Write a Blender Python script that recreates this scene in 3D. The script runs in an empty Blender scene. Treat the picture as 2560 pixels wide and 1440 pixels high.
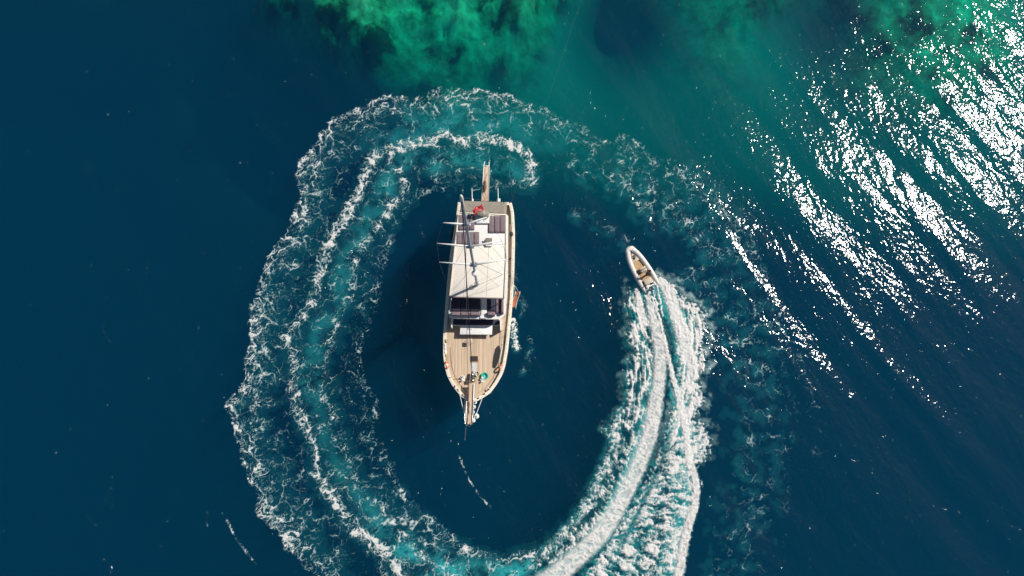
import bpy, bmesh, math, random
import numpy as np
from mathutils import Vector, Matrix, Quaternion
sc=bpy.context.scene
C=sc.collection
R=math.radians
# ---------------------------------------------------------------- camera, sky, sun, exposure
cam_d=bpy.data.cameras.new('camera'); cam=bpy.data.objects.new('camera',cam_d); C.objects.link(cam)
cam.location=(0,0,70); cam.rotation_euler=(R(9.84),0,0)
cam_d.sensor_width=36; cam_d.lens=1730/2560*36; cam_d.clip_end=4000; cam_d.clip_start=.5
sc.camera=cam
SX,SY=.83,.47                      # shadow offset per metre of height (towards -x, -y)
zen=math.atan(math.hypot(SX,SY)); az=math.atan2(SY,SX)
w=bpy.data.worlds.new('World'); sc.world=w; w.use_nodes=True
nt=w.node_tree; nt.nodes.clear()
sky=nt.nodes.new('ShaderNodeTexSky'); sky.sky_type='NISHITA'; sky.sun_disc=False
sky.sun_elevation=math.pi/2-zen; sky.sun_rotation=math.pi/2-az
bg=nt.nodes.new('ShaderNodeBackground'); bg.inputs['Strength'].default_value=.065
wo=nt.nodes.new('ShaderNodeOutputWorld')
nt.links.new(sky.outputs[0],bg.inputs[0]); nt.links.new(bg.outputs[0],wo.inputs[0])
sd=bpy.data.lights.new('sun','SUN'); sd.energy=4.9; sd.angle=R(.5); sd.color=(1,.955,.89)
sun=bpy.data.objects.new('sun',sd); C.objects.link(sun)
sun.rotation_euler=Vector((SX,SY,1)).to_track_quat('Z','Y').to_euler()
vs=sc.view_settings
sc.display_settings.display_device='sRGB'; vs.view_transform='Standard'; vs.look='None'; vs.gamma=1; vs.exposure=0; vs.use_curve_mapping=False
cy=sc.cycles
cy.max_bounces=6; cy.volume_bounces=2; cy.transparent_max_bounces=12; cy.diffuse_bounces=2; cy.glossy_bounces=2; cy.transmission_bounces=2
cy.sample_clamp_indirect=2.5; cy.use_denoising=True
cy.caustics_reflective=False; cy.caustics_refractive=False
FOAM_RES=.06
# FOAM-BEGIN
import numpy as np, math
F_PX=1730.0; CAM_H=70.0; PITCH=math.radians(9.84)
CP,SP=math.cos(PITCH),math.sin(PITCH)
def at(px,py,z=0.0):
    """photo pixel (2560x1440) -> world point at height z"""
    u=(px-1280.0)/F_PX; v=(720.0-py)/F_PX
    k=(CAM_H-z)/(CP-v*SP)
    return (u*k,(v*CP+SP)*k,z)
def _h(ix,iy,s):
    n=(ix.astype(np.int64)*374761393+iy.astype(np.int64)*668265263+s*974634777)&0xffffffff
    n=((n^(n>>13))*1274126177)&0xffffffff
    n=((n^(n>>16))*2246822519)&0xffffffff
    return ((n^(n>>15))&0xffffff)/float(0x1000000)
def noise(x,y,s=0):
    ix=np.floor(x);iy=np.floor(y);fx=x-ix;fy=y-iy
    ix=ix.astype(np.int64);iy=iy.astype(np.int64)
    u=fx*fx*fx*(fx*(fx*6-15)+10);v=fy*fy*fy*(fy*(fy*6-15)+10)
    def g(a,b):
        t=_h(ix+a,iy+b,s)*6.2831853
        return np.cos(t)*(fx-a)+np.sin(t)*(fy-b)
    r=(g(0,0)*(1-u)+g(1,0)*u)*(1-v)+(g(0,1)*(1-u)+g(1,1)*u)*v
    return r*1.5
def fbm(x,y,s=0,o=4,l=2.1,g=.5):
    r=0;a=1.;t=0
    for i in range(o):
        r=r+a*noise(x,y,s+i*17);t+=a;a*=g;x=x*l+3.1;y=y*l+1.7
    return r/t*1.4
def voro(x,y,s=0,j=.95):
    ix=np.floor(x).astype(np.int64);iy=np.floor(y).astype(np.int64)
    f1=np.full(x.shape,9.);f2=f1.copy()
    for a in (-1,0,1):
        for b in (-1,0,1):
            cx=ix+a;cy=iy+b
            d=np.hypot(cx+.5+j*(_h(cx,cy,s)-.5)-x,cy+.5+j*(_h(cx,cy,s+7)-.5)-y)
            f2=np.minimum(f2,np.maximum(f1,d));f1=np.minimum(f1,d)
    return f1,f2
def sst(a,b,x):
    t=np.clip((x-a)/(b-a),0,1);return t*t*(3-2*t)
class Field:
    def __init__(s,x0,x1,y0,y1,res):
        s.res=res
        s.xs=np.arange(x0,x1,res);s.ys=np.arange(y0,y1,res)
        s.X,s.Y=np.meshgrid(s.xs,s.ys)
    def win(s,P,m):
        i0=max(0,int((P[:,0].min()-m-s.xs[0])/s.res));i1=min(len(s.xs),int((P[:,0].max()+m-s.xs[0])/s.res)+1)
        j0=max(0,int((P[:,1].min()-m-s.ys[0])/s.res));j1=min(len(s.ys),int((P[:,1].max()+m-s.ys[0])/s.res)+1)
        return slice(j0,j1),slice(i0,i1)
def pxs(L): return np.array([at(*p[:2])[:2] for p in L])
def polyd(P,X,Y,closed=False,vals=None):
    """distance to polyline, arclength (and interpolated value)"""
    n=len(P);D=np.full(X.shape,1e9);S=np.zeros(X.shape);V=np.zeros(X.shape) if vals is not None else None
    acc=0
    for i in range(n if closed else n-1):
        a=P[i];b=P[(i+1)%n];d=b-a;L2=d@d
        if L2<1e-9: continue
        t=np.clip(((X-a[0])*d[0]+(Y-a[1])*d[1])/L2,0,1)
        q=np.hypot(X-a[0]-t*d[0],Y-a[1]-t*d[1]);m=q<D
        D=np.where(m,q,D);S=np.where(m,acc+t*math.sqrt(L2),S)
        if vals is not None: V=np.where(m,vals[i]+(vals[(i+1)%n]-vals[i])*t,V)
        acc+=math.sqrt(L2)
    return D,S,V
def inside(P,X,Y):
    r=np.zeros(X.shape,bool);n=len(P)
    for i in range(n):
        x1,y1=P[i];x2,y2=P[(i+1)%n]
        if y1==y2: continue
        c=((y1>Y)!=(y2>Y))&(X<(x2-x1)*(Y-y1)/(y2-y1)+x1);r^=c
    return r
def gblur(A,n):
    for ax in (0,1):
        for _ in range(3):
            c=np.cumsum(A,axis=ax); a=np.roll(c,-n,axis=ax)-np.roll(c,n,axis=ax); A=np.clip(a/(2*n),0,1)
    return A
def smooth(P,k=4):
    P=np.asarray(P,float);n=len(P);out=[]
    for i in range(n-1):
        p0=P[max(i-1,0)];p1=P[i];p2=P[i+1];p3=P[min(i+2,n-1)]
        for q in range(k):
            t=q/k
            out.append(.5*((2*p1)+(-p0+p2)*t+(2*p0-5*p1+4*p2-p3)*t*t+(-p0+3*p1-3*p2+p3)*t**3))
    out.append(P[-1]);return np.array(out)

OUTER=[(2075,1180),(2055,1060),(2020,930),(1960,800),(1925,690),(1880,600),(1840,545),(1790,495),(1740,440),(1690,405),(1625,380),(1570,345),(1500,350),(1450,315),(1390,290),(1330,265),(1270,240),(1190,228),(1120,224),(1050,238),(990,242),(940,246),(890,275),(850,290),(812,322),(788,362),(760,400),(745,432),(752,480),(743,525),(722,570),(700,612),(672,650),(654,690),(640,740),(628,790),(634,840),(620,900),(608,960),(576,998),(566,1030),(588,1070),(600,1110),(606,1150),(624,1190),(644,1230),(650,1285),(690,1330),(720,1370),(760,1410),(790,1440),(840,1500)]
OUT_W=[.15,.2,.25,.35,.4,.5,.55,.55,.6,.6,.5,.55,.5,.6,.6,.55,.8,.95,.95,.85,.95,1,1,1,1,.95,.95,1,.95,.9,.9,.95,1,.95,1,1,1,1,1,1,.95,.9,.95,1,1,1,1.1,1.1,1.,.9,.8,.7]
INL=[(1332,452),(1328,412),(1300,375),(1250,352),(1205,345),(1165,356),(1130,342),(1105,338),(1080,355),(1040,355),(990,372),(955,380),(928,402),(915,440),(900,475),(880,510),(862,550),(832,590),(815,620),(805,660),(795,700),(785,740),(762,790),(735,815),(718,850),(730,885),(735,940),(740,985),(747,1035),(772,1080),(790,1120),(790,1170),(812,1212),(845,1260),(872,1302),(905,1340),(955,1372),(985,1412),(1010,1460)]
INR=[(962,385),(985,420),(1008,445),(1010,475),(985,512),(955,552),(925,590),(905,625),(890,660),(886,700),(872,745),(842,790),(832,840),(820,885),(808,950),(805,990),(832,1030),(850,1080),(865,1130),(880,1172),(890,1212),(905,1245),(940,1262),(975,1300),(1000,1335),(1045,1375),(1100,1425),(1140,1460)]
EDGE=[(1335,452),(1265,460),(1180,470),(1090,468),(1042,490),(1010,530),(985,570),(970,620),(950,680),(940,720),(922,800),(900,860),(895,920),(925,985),(940,1020),(925,1080),(950,1115),(975,1165),(990,1215),(1030,1262),(1090,1312),(1150,1362),(1205,1392),(1280,1396),(1350,1382),(1400,1345),(1440,1300),(1478,1240),(1500,1180)]
# wide side lobes of the fresh wake
RMASS=[(1642,690),(1668,700),(1688,712),(1704,740),(1735,757),(1768,778),(1760,800),(1773,832),(1756,868),(1768,908),(1748,955),(1762,1003),(1738,1045),(1772,1072),(1778,1130),(1738,1168),(1746,1212),(1735,1282),(1712,1322),(1702,1392),(1692,1500),(1420,1500),(1490,1400),(1562,1290),(1614,1210),(1648,1130),(1672,1050),(1690,970),(1692,900),(1680,840),(1668,775),(1652,730)]
LMASS=[(1575,712),(1592,716),(1606,760),(1630,800),(1638,850),(1640,900),(1636,960),(1625,1020),(1610,1080),(1592,1140),(1560,1220),(1510,1300),(1450,1360),(1380,1412),(1330,1400),(1400,1340),(1440,1290),(1478,1235),(1500,1175),(1528,1110),(1512,1075),(1540,1040),(1566,1000),(1562,925),(1588,880),(1562,842),(1578,800),(1562,760)]
C1=[(1616,728),(1630,790),(1645,850),(1648,930),(1636,1020),(1622,1090),(1592,1170),(1555,1245),(1508,1325),(1450,1385),(1385,1440),(1300,1490)]
C2=[(1622,725),(1648,800),(1664,870),(1680,940),(1700,1010),(1714,1080),(1718,1130),(1722,1172)]
SEABED_HINT=1

def foam_fields(res=.08):
    f=Field(-33,37,-19,37,res);X,Y=f.X,f.Y
    A=np.zeros(X.shape);H=np.zeros(X.shape);B=np.zeros(X.shape)
    # domain warp shared by all webs
    wx=fbm(X*.45,Y*.45,1,4);wy=fbm(X*.45+9,Y*.45+4,2,4)
    w2x=fbm(X*1.6,Y*1.6,3,3);w2y=fbm(X*1.6+5,Y*1.6+8,4,3)
    XW=X+1.5*wx+.22*w2x;YW=Y+1.5*wy+.22*w2y
    def web(scale,s):
        a,b=voro(XW/scale,YW/scale,s);return (b-a)      # 0 on a filament
    eL=web(2.1,11);eM=web(1.05,12);eS=web(.52,13)
    rid=np.abs(fbm(XW*.9,YW*.9,21,3));rid2=np.abs(fbm(XW*1.9,YW*1.9,22,3))
    brk=fbm(X*.8,Y*.8,31,4);br1=fbm(X*1.3,Y*1.3,32,3);brk2=fbm(X*2.7,Y*2.7,33,3);fine=fbm(X*5.5,Y*5.5,35,3)
    f.eS=eS
    def lace(D):
        """D: wanted coverage 0..1 -> alpha of a lacy web that thins and breaks as D falls"""
        m=np.clip(D+.5*brk*np.clip(D*2.2,0,1)*(1-.5*D),0,1.2)
        k=1+1.0*br1
        tL=.115*m**.75*k;tM=.115*np.clip(m-.05,0,1)**.85*k;tS=.135*np.clip(m-.2,0,1)*k
        a=sst(-.02,.06,tL-eL)*sst(.04,.22,m)
        a=np.maximum(a,sst(-.03,.09,tM-eM)*sst(.1,.3,m))
        a=np.maximum(a,sst(-.04,.2,tS-eS)*.9*sst(.3,.5,m))
        a=np.maximum(a,sst(-.01,.03,.045*np.clip(m-.02,0,1)*k-rid)*.9*sst(.04,.2,m))
        a=np.maximum(a,sst(-.015,.04,.04*np.clip(m-.1,0,1)*k-rid2)*.8*sst(.1,.3,m))
        return np.clip(a*(.9+.25*fine),0,1)**1.15*(.72+.28*sst(.12,.6,m))
    Dn=np.zeros(X.shape)
    wob=.55*fbm(X*.55,Y*.55,41,4)
    # ring interior mask: between OUTER polyline and EDGE
    Po=smooth(pxs(OUTER),3);vo=np.interp(np.linspace(0,1,len(Po)),np.linspace(0,1,len(OUT_W)),OUT_W)
    dO,sO,vO=polyd(Po,X,Y,vals=vo)
    ring_px=OUTER+[(1250,1600),(1390,1400)]+EDGE[::-1][4:]+[(1400,440),(1560,500),(1680,560),(1780,680),(1830,820),(1860,960),(1900,1180)]
    inn=inside(pxs(ring_px),X,Y)
    sg=np.where(inn,dO,-dO)+wob
    leftw=np.where(X<-2,1,.0)
    prof=np.where(sg>0,np.exp(-(np.maximum(sg,0)/1.7)**1.3)*.53+.1*sst(9,5,sg)+.05,np.clip(1+sg/.35,0,1)*.6)
    Dn=np.maximum(Dn,np.where(inn|(dO<1.2),prof*vO,0))
    # inner band
    def stroke(L,w,d,sc=3,vals=None):
        P=smooth(pxs(L),sc);v=None
        if vals is not None: v=np.interp(np.linspace(0,1,len(P)),np.linspace(0,1,len(vals)),vals)
        sl=f.win(P,w*3+2);D,S,V=polyd(P,X[sl],Y[sl],vals=v)
        D=np.maximum(D+wob[sl]*.8*min(1,w),0)
        r=d*np.exp(-(D/w)**2)
        if v is not None: r=r*V
        return sl,r,S,D
    for L,w,d,vals in ((INL,.6,1.15,[.8,1,1.05,1,1.05,.95,1,1,.95,.8,.7,.6,.65,.65,.8,1,1.05,1]),(INR,.55,.8,[.7,.9,1,.8,.7,.6,.5,.6,.6,.45,.5,.6,.6,.8,1]),
                       (EDGE,.5,.55,[.9,.5,.5,.5,.6,.6,.5,.5,.6,.7,.7,.8,1.1,1.2,1.3,1.3])):
        sl,r,S,D=stroke(L,w,d,vals=vals);Dn[sl]=np.maximum(Dn[sl],r)
    band=inside(pxs(INL[12:]+INR[::-1][:-1]),X,Y)
    dR=polyd(smooth(pxs(INR),2),X,Y)[0]
    Dn=np.where(band,np.maximum(Dn,.2),Dn)
    strip=inside(pxs(INR[3:]+EDGE[3:24][::-1]),X,Y)
    Dn=np.where(strip,np.maximum(Dn,.17),Dn)
    cap=inside(pxs(INL[:14]+[(985,450),(1090,468),(1180,470),(1265,460)]),X,Y)
    Dn=np.where(cap,np.maximum(Dn,.19),Dn)
    low=inside(pxs([(790,1180),(880,1180),(1000,1260),(1130,1350),(1200,1390),(1350,1382),(1330,1480),(980,1480),(850,1300)]),X,Y)
    Dn=np.where(low,np.maximum(Dn,.28),Dn)
    # turquoise bubble clouds
    def cloud(L,w,d,vals=None):
        nonlocal B
        sl,r,S,D=stroke(L,w,d,vals=vals);B[sl]=np.maximum(B[sl],r)
    cloud([(1320,420),(1260,395),(1200,380),(1150,375),(1090,385),(1040,385),(980,395),(960,440),(940,490),(905,540),(880,590),(850,650),(840,710),(815,780),(775,830),(765,900),(760,980),(775,1050),(810,1120),(840,1180),(880,1250),(930,1310),(1000,1380),(1060,1440)],1.3,.3,[.6,.8,.9,1,1,1,.7,1,.9,.9,.7,.7,.6,.7,.8,.9,.7,.5,.5,.6,.8,1,1])
    cloud([(1400,330),(1250,290),(1130,285),(1020,300),(940,340)],2.2,.3,[.3,.6,.9,.9,.5])
    cloud([(1000,1380),(1100,1430),(1250,1450),(1400,1420)],1.3,.55)
    B*=np.clip(.75+1.5*fbm(X*.4,Y*.4,51,4),.1,1.2)
    base=np.clip(B,0,1)
    a=lace(np.clip(Dn,0,1.1));A=np.maximum(A,a)
    H=np.maximum(H,.05*a)
    B=np.maximum(B*1,(sst(.03,.35,gblur(Dn,14))*.045+.03*brk*sst(.03,.3,Dn)))
    # faint old foam right of the fresh wake, plus a sun-glint arc painted as foam
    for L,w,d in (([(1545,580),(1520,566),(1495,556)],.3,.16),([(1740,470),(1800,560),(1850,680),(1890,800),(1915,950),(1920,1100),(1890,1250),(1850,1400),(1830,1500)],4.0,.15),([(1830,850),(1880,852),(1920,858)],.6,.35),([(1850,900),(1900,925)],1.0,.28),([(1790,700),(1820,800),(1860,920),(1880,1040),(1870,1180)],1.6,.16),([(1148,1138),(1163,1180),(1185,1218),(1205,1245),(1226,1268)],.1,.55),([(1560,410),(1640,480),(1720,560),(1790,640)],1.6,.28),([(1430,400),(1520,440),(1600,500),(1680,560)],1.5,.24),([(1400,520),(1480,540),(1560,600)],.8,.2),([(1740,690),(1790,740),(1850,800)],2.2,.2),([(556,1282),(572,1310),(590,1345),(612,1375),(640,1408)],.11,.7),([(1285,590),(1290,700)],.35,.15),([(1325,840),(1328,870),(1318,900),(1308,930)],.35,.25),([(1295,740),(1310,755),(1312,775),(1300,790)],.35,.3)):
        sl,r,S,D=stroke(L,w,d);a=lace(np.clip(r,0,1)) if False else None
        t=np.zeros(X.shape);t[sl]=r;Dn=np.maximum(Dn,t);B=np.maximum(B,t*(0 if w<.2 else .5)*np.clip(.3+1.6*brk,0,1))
    A=np.maximum(A,lace(np.clip(Dn,0,1.1)))
    # ---- fresh wake -----
    nb=fbm(X*1.1,Y*1.1,61,5);nf=fbm(X*3.2,Y*3.2,62,4);nff=fbm(X*8,Y*8,63,2)
    def mass(L,core,hole):
        P=pxs(L);sl=f.win(P,2);x=X[sl];y=Y[sl]
        d=polyd(P,x,y,closed=True)[0];s=np.where(inside(P,x,y),d,-d)+.45*nb[sl]+.22*nf[sl]
        return sl,s
    Pc=smooth(pxs([(1600,640)]+C1+[(1250,1520)]),3)
    for L in (RMASS,LMASS):
        P=pxs(L);sl=f.win(P,2);x=X[sl];y=Y[sl]
        d=polyd(P,x,y,closed=True)[0];s=np.where(inside(P,x,y),d,-d)+.5*nb[sl]+.3*nf[sl]
        dc,sc_,_=polyd(Pc,x,y)
        fy=sst(at(0,1250)[1],at(0,880)[1],y)      # 1 near the boat, 0 far behind
        streak=fbm((sc_-1.1*dc)*.45,dc*2.6+sc_*.3,91,4)
        ribs=fbm(sc_*2.1+.9*dc+.6*nb[sl],dc*.75,92,4)
        cell=.5-eS[sl]*1.25; cell2=.45-eM[sl]*1.1
        tex=fy*(1.15*streak+.35*nf[sl]+.25*cell)+(1-fy)*(.95*ribs+.9*np.maximum(cell,cell2)+.3*nf[sl])
        rim=np.exp(-np.clip(s,0,9)/.5)
        lo=1-fy
        cov=.16+.66*fy+.62*rim*lo+.38*nb[sl]-.12*lo*sst(.6,2,s)
        cov=cov-.14*sst(.5,1.4,s)*fy
        if L is LMASS: cov=cov-.33+.3*nb[sl]
        a=sst(-.25,.55,cov+tex-.22)*sst(-.1,.55,s+.35*nf[sl])
        a=a*(.9+.16*nff[sl]+.1*nf[sl])
        A[sl]=np.maximum(A[sl],np.clip(a,0,1));H[sl]=np.maximum(H[sl],a*(.07+.1*fy+.09*tex))
        B[sl]=np.maximum(B[sl],.3*sst(-.6,.8,s))
        # thin spray veil thrown outside the lobe beside the boat
        veil=(1. if L is RMASS else .35)*sst(-.95,-.1,s)*sst(.1,-.2,s)*fy*np.clip(.5+1.2*nb[sl],0,1)*.5
        A[sl]=np.maximum(A[sl],veil)
    # dark clean strips between jet and lobes
    for L,w in (([(1650,760),(1672,830),(1682,900),(1690,960)],.42),([(1672,1080),(1655,1150),(1620,1225),(1580,1310),(1560,1350)],.3),([(1600,760),(1612,800)],.2),([(1618,850),(1634,890),(1628,960),(1612,1015)],.2),([(1700,850),(1722,905),(1730,940)],.16)):
        P=smooth(pxs(L),3);sl=f.win(P,3);D=polyd(P,X[sl],Y[sl])[0]
        k=1-.93*np.exp(-((D+.25*nf[sl])/w)**2);A[sl]*=k;H[sl]*=k
    # jet wash: milky, folded transversally
    def jet(L,ws,al,seed,milky):
        P=smooth(pxs(L),4);v=np.interp(np.linspace(0,1,len(P)),np.linspace(0,1,len(ws)),ws)
        sl=f.win(P,4);D,S,V=polyd(P,X[sl],Y[sl],vals=v)
        q=(D+.16*nf[sl]+.1*nb[sl])/V
        m=sst(1.25,.55,q)
        fold=np.abs(fbm(X[sl]*.75+.5*wy[sl],Y[sl]*1.35+.5*wx[sl],seed,3)+.15*nf[sl])
        a=(1-.15*milky)*m*(1-milky*sst(.06,.35,fold)*sst(1.1,.3,q))
        A[sl]=np.maximum(A[sl],np.clip(a*(.93+.12*nff[sl]),0,1));B[sl]=np.maximum(B[sl],.5*m)
        H[sl]=np.maximum(H[sl],m*(.14+.14*(.4-fold)+.04*nf[sl]))
    jet(C1,[.3,.5,.62,.72,.8,.85,.85,.9,.95,1.0,1.0],1,71,.3)
    jet(C2,[.14,.2,.26,.34,.42,.4,.2],1,72,.1)
    jet([(1650,700),(1672,740),(1690,790),(1705,840),(1722,890),(1735,940)],[.35,.6,.7,.65,.6,.5],1,73,.12)
    jet([(1592,725),(1600,770),(1612,810)],[.25,.4,.35],1,74,.15)
    jet([(1696,1440),(1715,1330),(1738,1250),(1735,1190),(1722,1150)],[.5,.5,.4,.4,.3],1,75,.2)
    # twin threads right behind the transom
    for L in ([(1610,728),(1622,770),(1632,805)],[(1630,722),(1640,760),(1650,800),(1660,850)],[(1640,712),(1648,745),(1656,790)]):
        jet(L,[.07,.1,.1],1,76,0)
    # discharge splash by the big hull, bow ripple of the inflatable
    for L,w,d in (([(1281,803),(1284,830),(1288,856),(1292,870)],.42,.8),):
        sl,r,S,D=stroke(L,w,d);p=r+.9*nf[sl]+.5*nb[sl]-.5*eS[sl]+.1
        a=sst(.5,.85,(p+.5*nff[sl])*np.clip(r*3,0,1))*.9;A[sl]=np.maximum(A[sl],a);B[sl]=np.maximum(B[sl],r*.12);H[sl]=np.maximum(H[sl],a*.1)
    # tiny flecks
    fl=sst(.62,.7,brk2)*sst(.25,.5,brk)*sst(.1,.3,Dn);A=np.maximum(A,fl*.7)
    return f,np.clip(A,0,1),np.clip(H,0,.6),np.clip(B,0,1)
# FOAM-END
# ---------------------------------------------------------------- materials
def mat(name,col,rough=.6,metal=0,var=.0,vscale=3.0,bump=0,bscale=30,spec=.5,stretch=(1,1,1)):
    m=bpy.data.materials.new(name); m.use_nodes=True; n=m.node_tree; p=n.nodes['Principled BSDF']
    p.inputs['Roughness'].default_value=rough; p.inputs['Metallic'].default_value=metal; p.inputs['Specular IOR Level'].default_value=spec
    p.inputs['Base Color'].default_value=(*col,1)
    tc=n.nodes.new('ShaderNodeTexCoord'); mp=n.nodes.new('ShaderNodeMapping'); mp.inputs['Scale'].default_value=stretch
    n.links.new(tc.outputs['Object'],mp.inputs[0])
    if var:
        t=n.nodes.new('ShaderNodeTexNoise'); t.inputs['Scale'].default_value=vscale; t.inputs['Detail'].default_value=5; t.inputs['Roughness'].default_value=.65
        n.links.new(mp.outputs[0],t.inputs['Vector'])
        r=n.nodes.new('ShaderNodeMapRange'); r.inputs['From Min'].default_value=.3; r.inputs['From Max'].default_value=.7
        r.inputs['To Min'].default_value=1-var; r.inputs['To Max'].default_value=1+var*.6
        n.links.new(t.outputs['Fac'],r.inputs['Value'])
        mx=n.nodes.new('ShaderNodeMix'); mx.data_type='RGBA'; mx.blend_type='MULTIPLY'; mx.inputs['Factor'].default_value=1
        mx.inputs['A'].default_value=(*col,1); n.links.new(r.outputs[0],mx.inputs['B']); n.links.new(mx.outputs['Result'],p.inputs['Base Color'])
    if bump:
        t=n.nodes.new('ShaderNodeTexNoise'); t.inputs['Scale'].default_value=bscale; t.inputs['Detail'].default_value=4
        n.links.new(mp.outputs[0],t.inputs['Vector'])
        b=n.nodes.new('ShaderNodeBump'); b.inputs['Distance'].default_value=bump; n.links.new(t.outputs['Fac'],b.inputs['Height']); n.links.new(b.outputs[0],p.inputs['Normal'])
    return m
def teak(name,col,pw=.13,axis=0,seam=.4):
    m=bpy.data.materials.new(name); m.use_nodes=True; n=m.node_tree; L=n.links; p=n.nodes['Principled BSDF']; p.inputs['Roughness'].default_value=.75
    tc=n.nodes.new('ShaderNodeTexCoord'); sp=n.nodes.new('ShaderNodeSeparateXYZ'); L.new(tc.outputs['Object'],sp.inputs[0])
    def mth(op,a,b=None):
        q=n.nodes.new('ShaderNodeMath'); q.operation=op
        for i,v in enumerate((a,b)):
            if v is None: continue
            if isinstance(v,(int,float)): q.inputs[i].default_value=v
            else: L.new(v,q.inputs[i])
        return q.outputs[0]
    x=mth('DIVIDE',sp.outputs[axis],pw); fl=mth('FLOOR',x); fr=mth('FRACT',x)
    wn=n.nodes.new('ShaderNodeTexWhiteNoise'); wn.noise_dimensions='1D'; L.new(fl,wn.inputs['W'])
    sm=mth('LESS_THAN',fr,.13)
    no=n.nodes.new('ShaderNodeTexNoise'); no.inputs['Scale'].default_value=1.2; no.inputs['Detail'].default_value=6
    mp=n.nodes.new('ShaderNodeMapping'); mp.inputs['Scale'].default_value=(6,.5,1) if axis==0 else (.5,6,1); L.new(tc.outputs['Object'],mp.inputs[0]); L.new(mp.outputs[0],no.inputs['Vector'])
    v=mth('ADD',mth('MULTIPLY',wn.outputs['Value'],.26),mth('ADD',mth('MULTIPLY',no.outputs['Fac'],.5),.62))
    v=mth('MULTIPLY',v,mth('SUBTRACT',1,mth('MULTIPLY',sm,seam)))
    mx=n.nodes.new('ShaderNodeMix'); mx.data_type='RGBA'; mx.blend_type='MULTIPLY'; mx.inputs['Factor'].default_value=1; mx.inputs['A'].default_value=(*col,1)
    L.new(v,mx.inputs['B']); L.new(mx.outputs['Result'],p.inputs['Base Color'])
    return m
M=dict(
 hull=mat('hull_paint',(.72,.68,.6),.35,var=.12,vscale=1.5),
 rail=mat('rail_paint',(.74,.66,.53),.5,var=.18,vscale=4),
 cream=mat('cream_roof',(.75,.69,.6),.65,var=.07,vscale=.9,bump=.01,bscale=2),
 white=mat('white_paint',(.78,.76,.72),.4,var=.06,vscale=2),
 rim=mat('white_gelcoat',(.76,.74,.7),.35,var=.08,vscale=3),
 taupe=mat('taupe_canvas',(.27,.235,.19),.85,var=.08,vscale=3,bump=.02,bscale=4),
 mauve=mat('mauve_fabric',(.2,.15,.165),.9,var=.12,vscale=5,bump=.01,bscale=30),
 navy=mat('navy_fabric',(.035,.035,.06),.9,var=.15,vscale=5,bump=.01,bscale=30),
 teak=teak('teak_deck',(.56,.42,.29)),
 plank=teak('bleached_plank',(.6,.44,.31),.15,0,.25),
 wood=mat('varnished_wood',(.42,.25,.12),.45,var=.3,vscale=3,stretch=(8,1,1)),
 mast=mat('mast_paint',(.5,.54,.6),.35,var=.06,vscale=2),
 steel=mat('steel',(.6,.6,.58),.25,metal=1,var=.15,vscale=8),
 chrome=mat('chromed_bronze',(.62,.56,.44),.2,metal=1,var=.2,vscale=12),
 wire=mat('wire',(.2,.19,.19),.5,metal=.6,var=.1,vscale=9),
 cable=mat('dark_cable',(.03,.03,.035),.6,var=.1,vscale=9),
 rope=mat('rope',(.62,.57,.45),.9,var=.25,vscale=20),
 black=mat('black_rubber',(.02,.02,.022),.6,var=.2,vscale=7),
 wetrope=mat('wet_rope',(.09,.14,.14),.8,var=.2,vscale=9),
 dark=mat('dark_opening',(.03,.022,.02),.7,var=.2,vscale=7),
 orange=mat('orange_foam',(.75,.17,.05),.6,var=.15,vscale=9),
 terra=mat('terracotta_tread',(.62,.2,.1),.7,var=.2,vscale=9),
 red=mat('red_cloth',(.62,.012,.03),.8,var=.12,vscale=6),
 green=mat('green_plastic',(.01,.42,.3),.35,var=.15,vscale=9),
 fender=mat('fender_vinyl',(.78,.76,.7),.35,var=.15,vscale=6),
 tube=mat('pale_hypalon',(.64,.62,.57),.55,var=.1,vscale=3),
 tgrey=mat('grey_trim',(.3,.29,.28),.6,var=.1,vscale=5),
 tan=mat('tan_sole',(.46,.29,.15),.7,var=.25,vscale=6),
 beige=mat('beige_vinyl',(.52,.43,.32),.6,var=.1,vscale=6),
 skin=mat('skin',(.45,.25,.17),.5,var=.08,vscale=12),
 hair=mat('dark_hair',(.02,.012,.01),.6,var=.3,vscale=50,stretch=(1,1,4)),
 shirt=mat('plum_shirt',(.055,.03,.045),.9,var=.2,vscale=14,bump=.01,bscale=30),
 jeans=mat('dark_trousers',(.03,.03,.045),.9,var=.2,vscale=14),
 cowl=mat('cowling_grey',(.2,.21,.24),.25,var=.1,vscale=6),
 board=mat('board_white',(.6,.6,.56),.4,var=.15,vscale=4),
 olive=mat('olive_trim',(.3,.25,.12),.6,var=.2,vscale=6),
 brown=mat('brown_cover',(.13,.08,.055),.8,var=.2,vscale=9),
)
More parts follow.
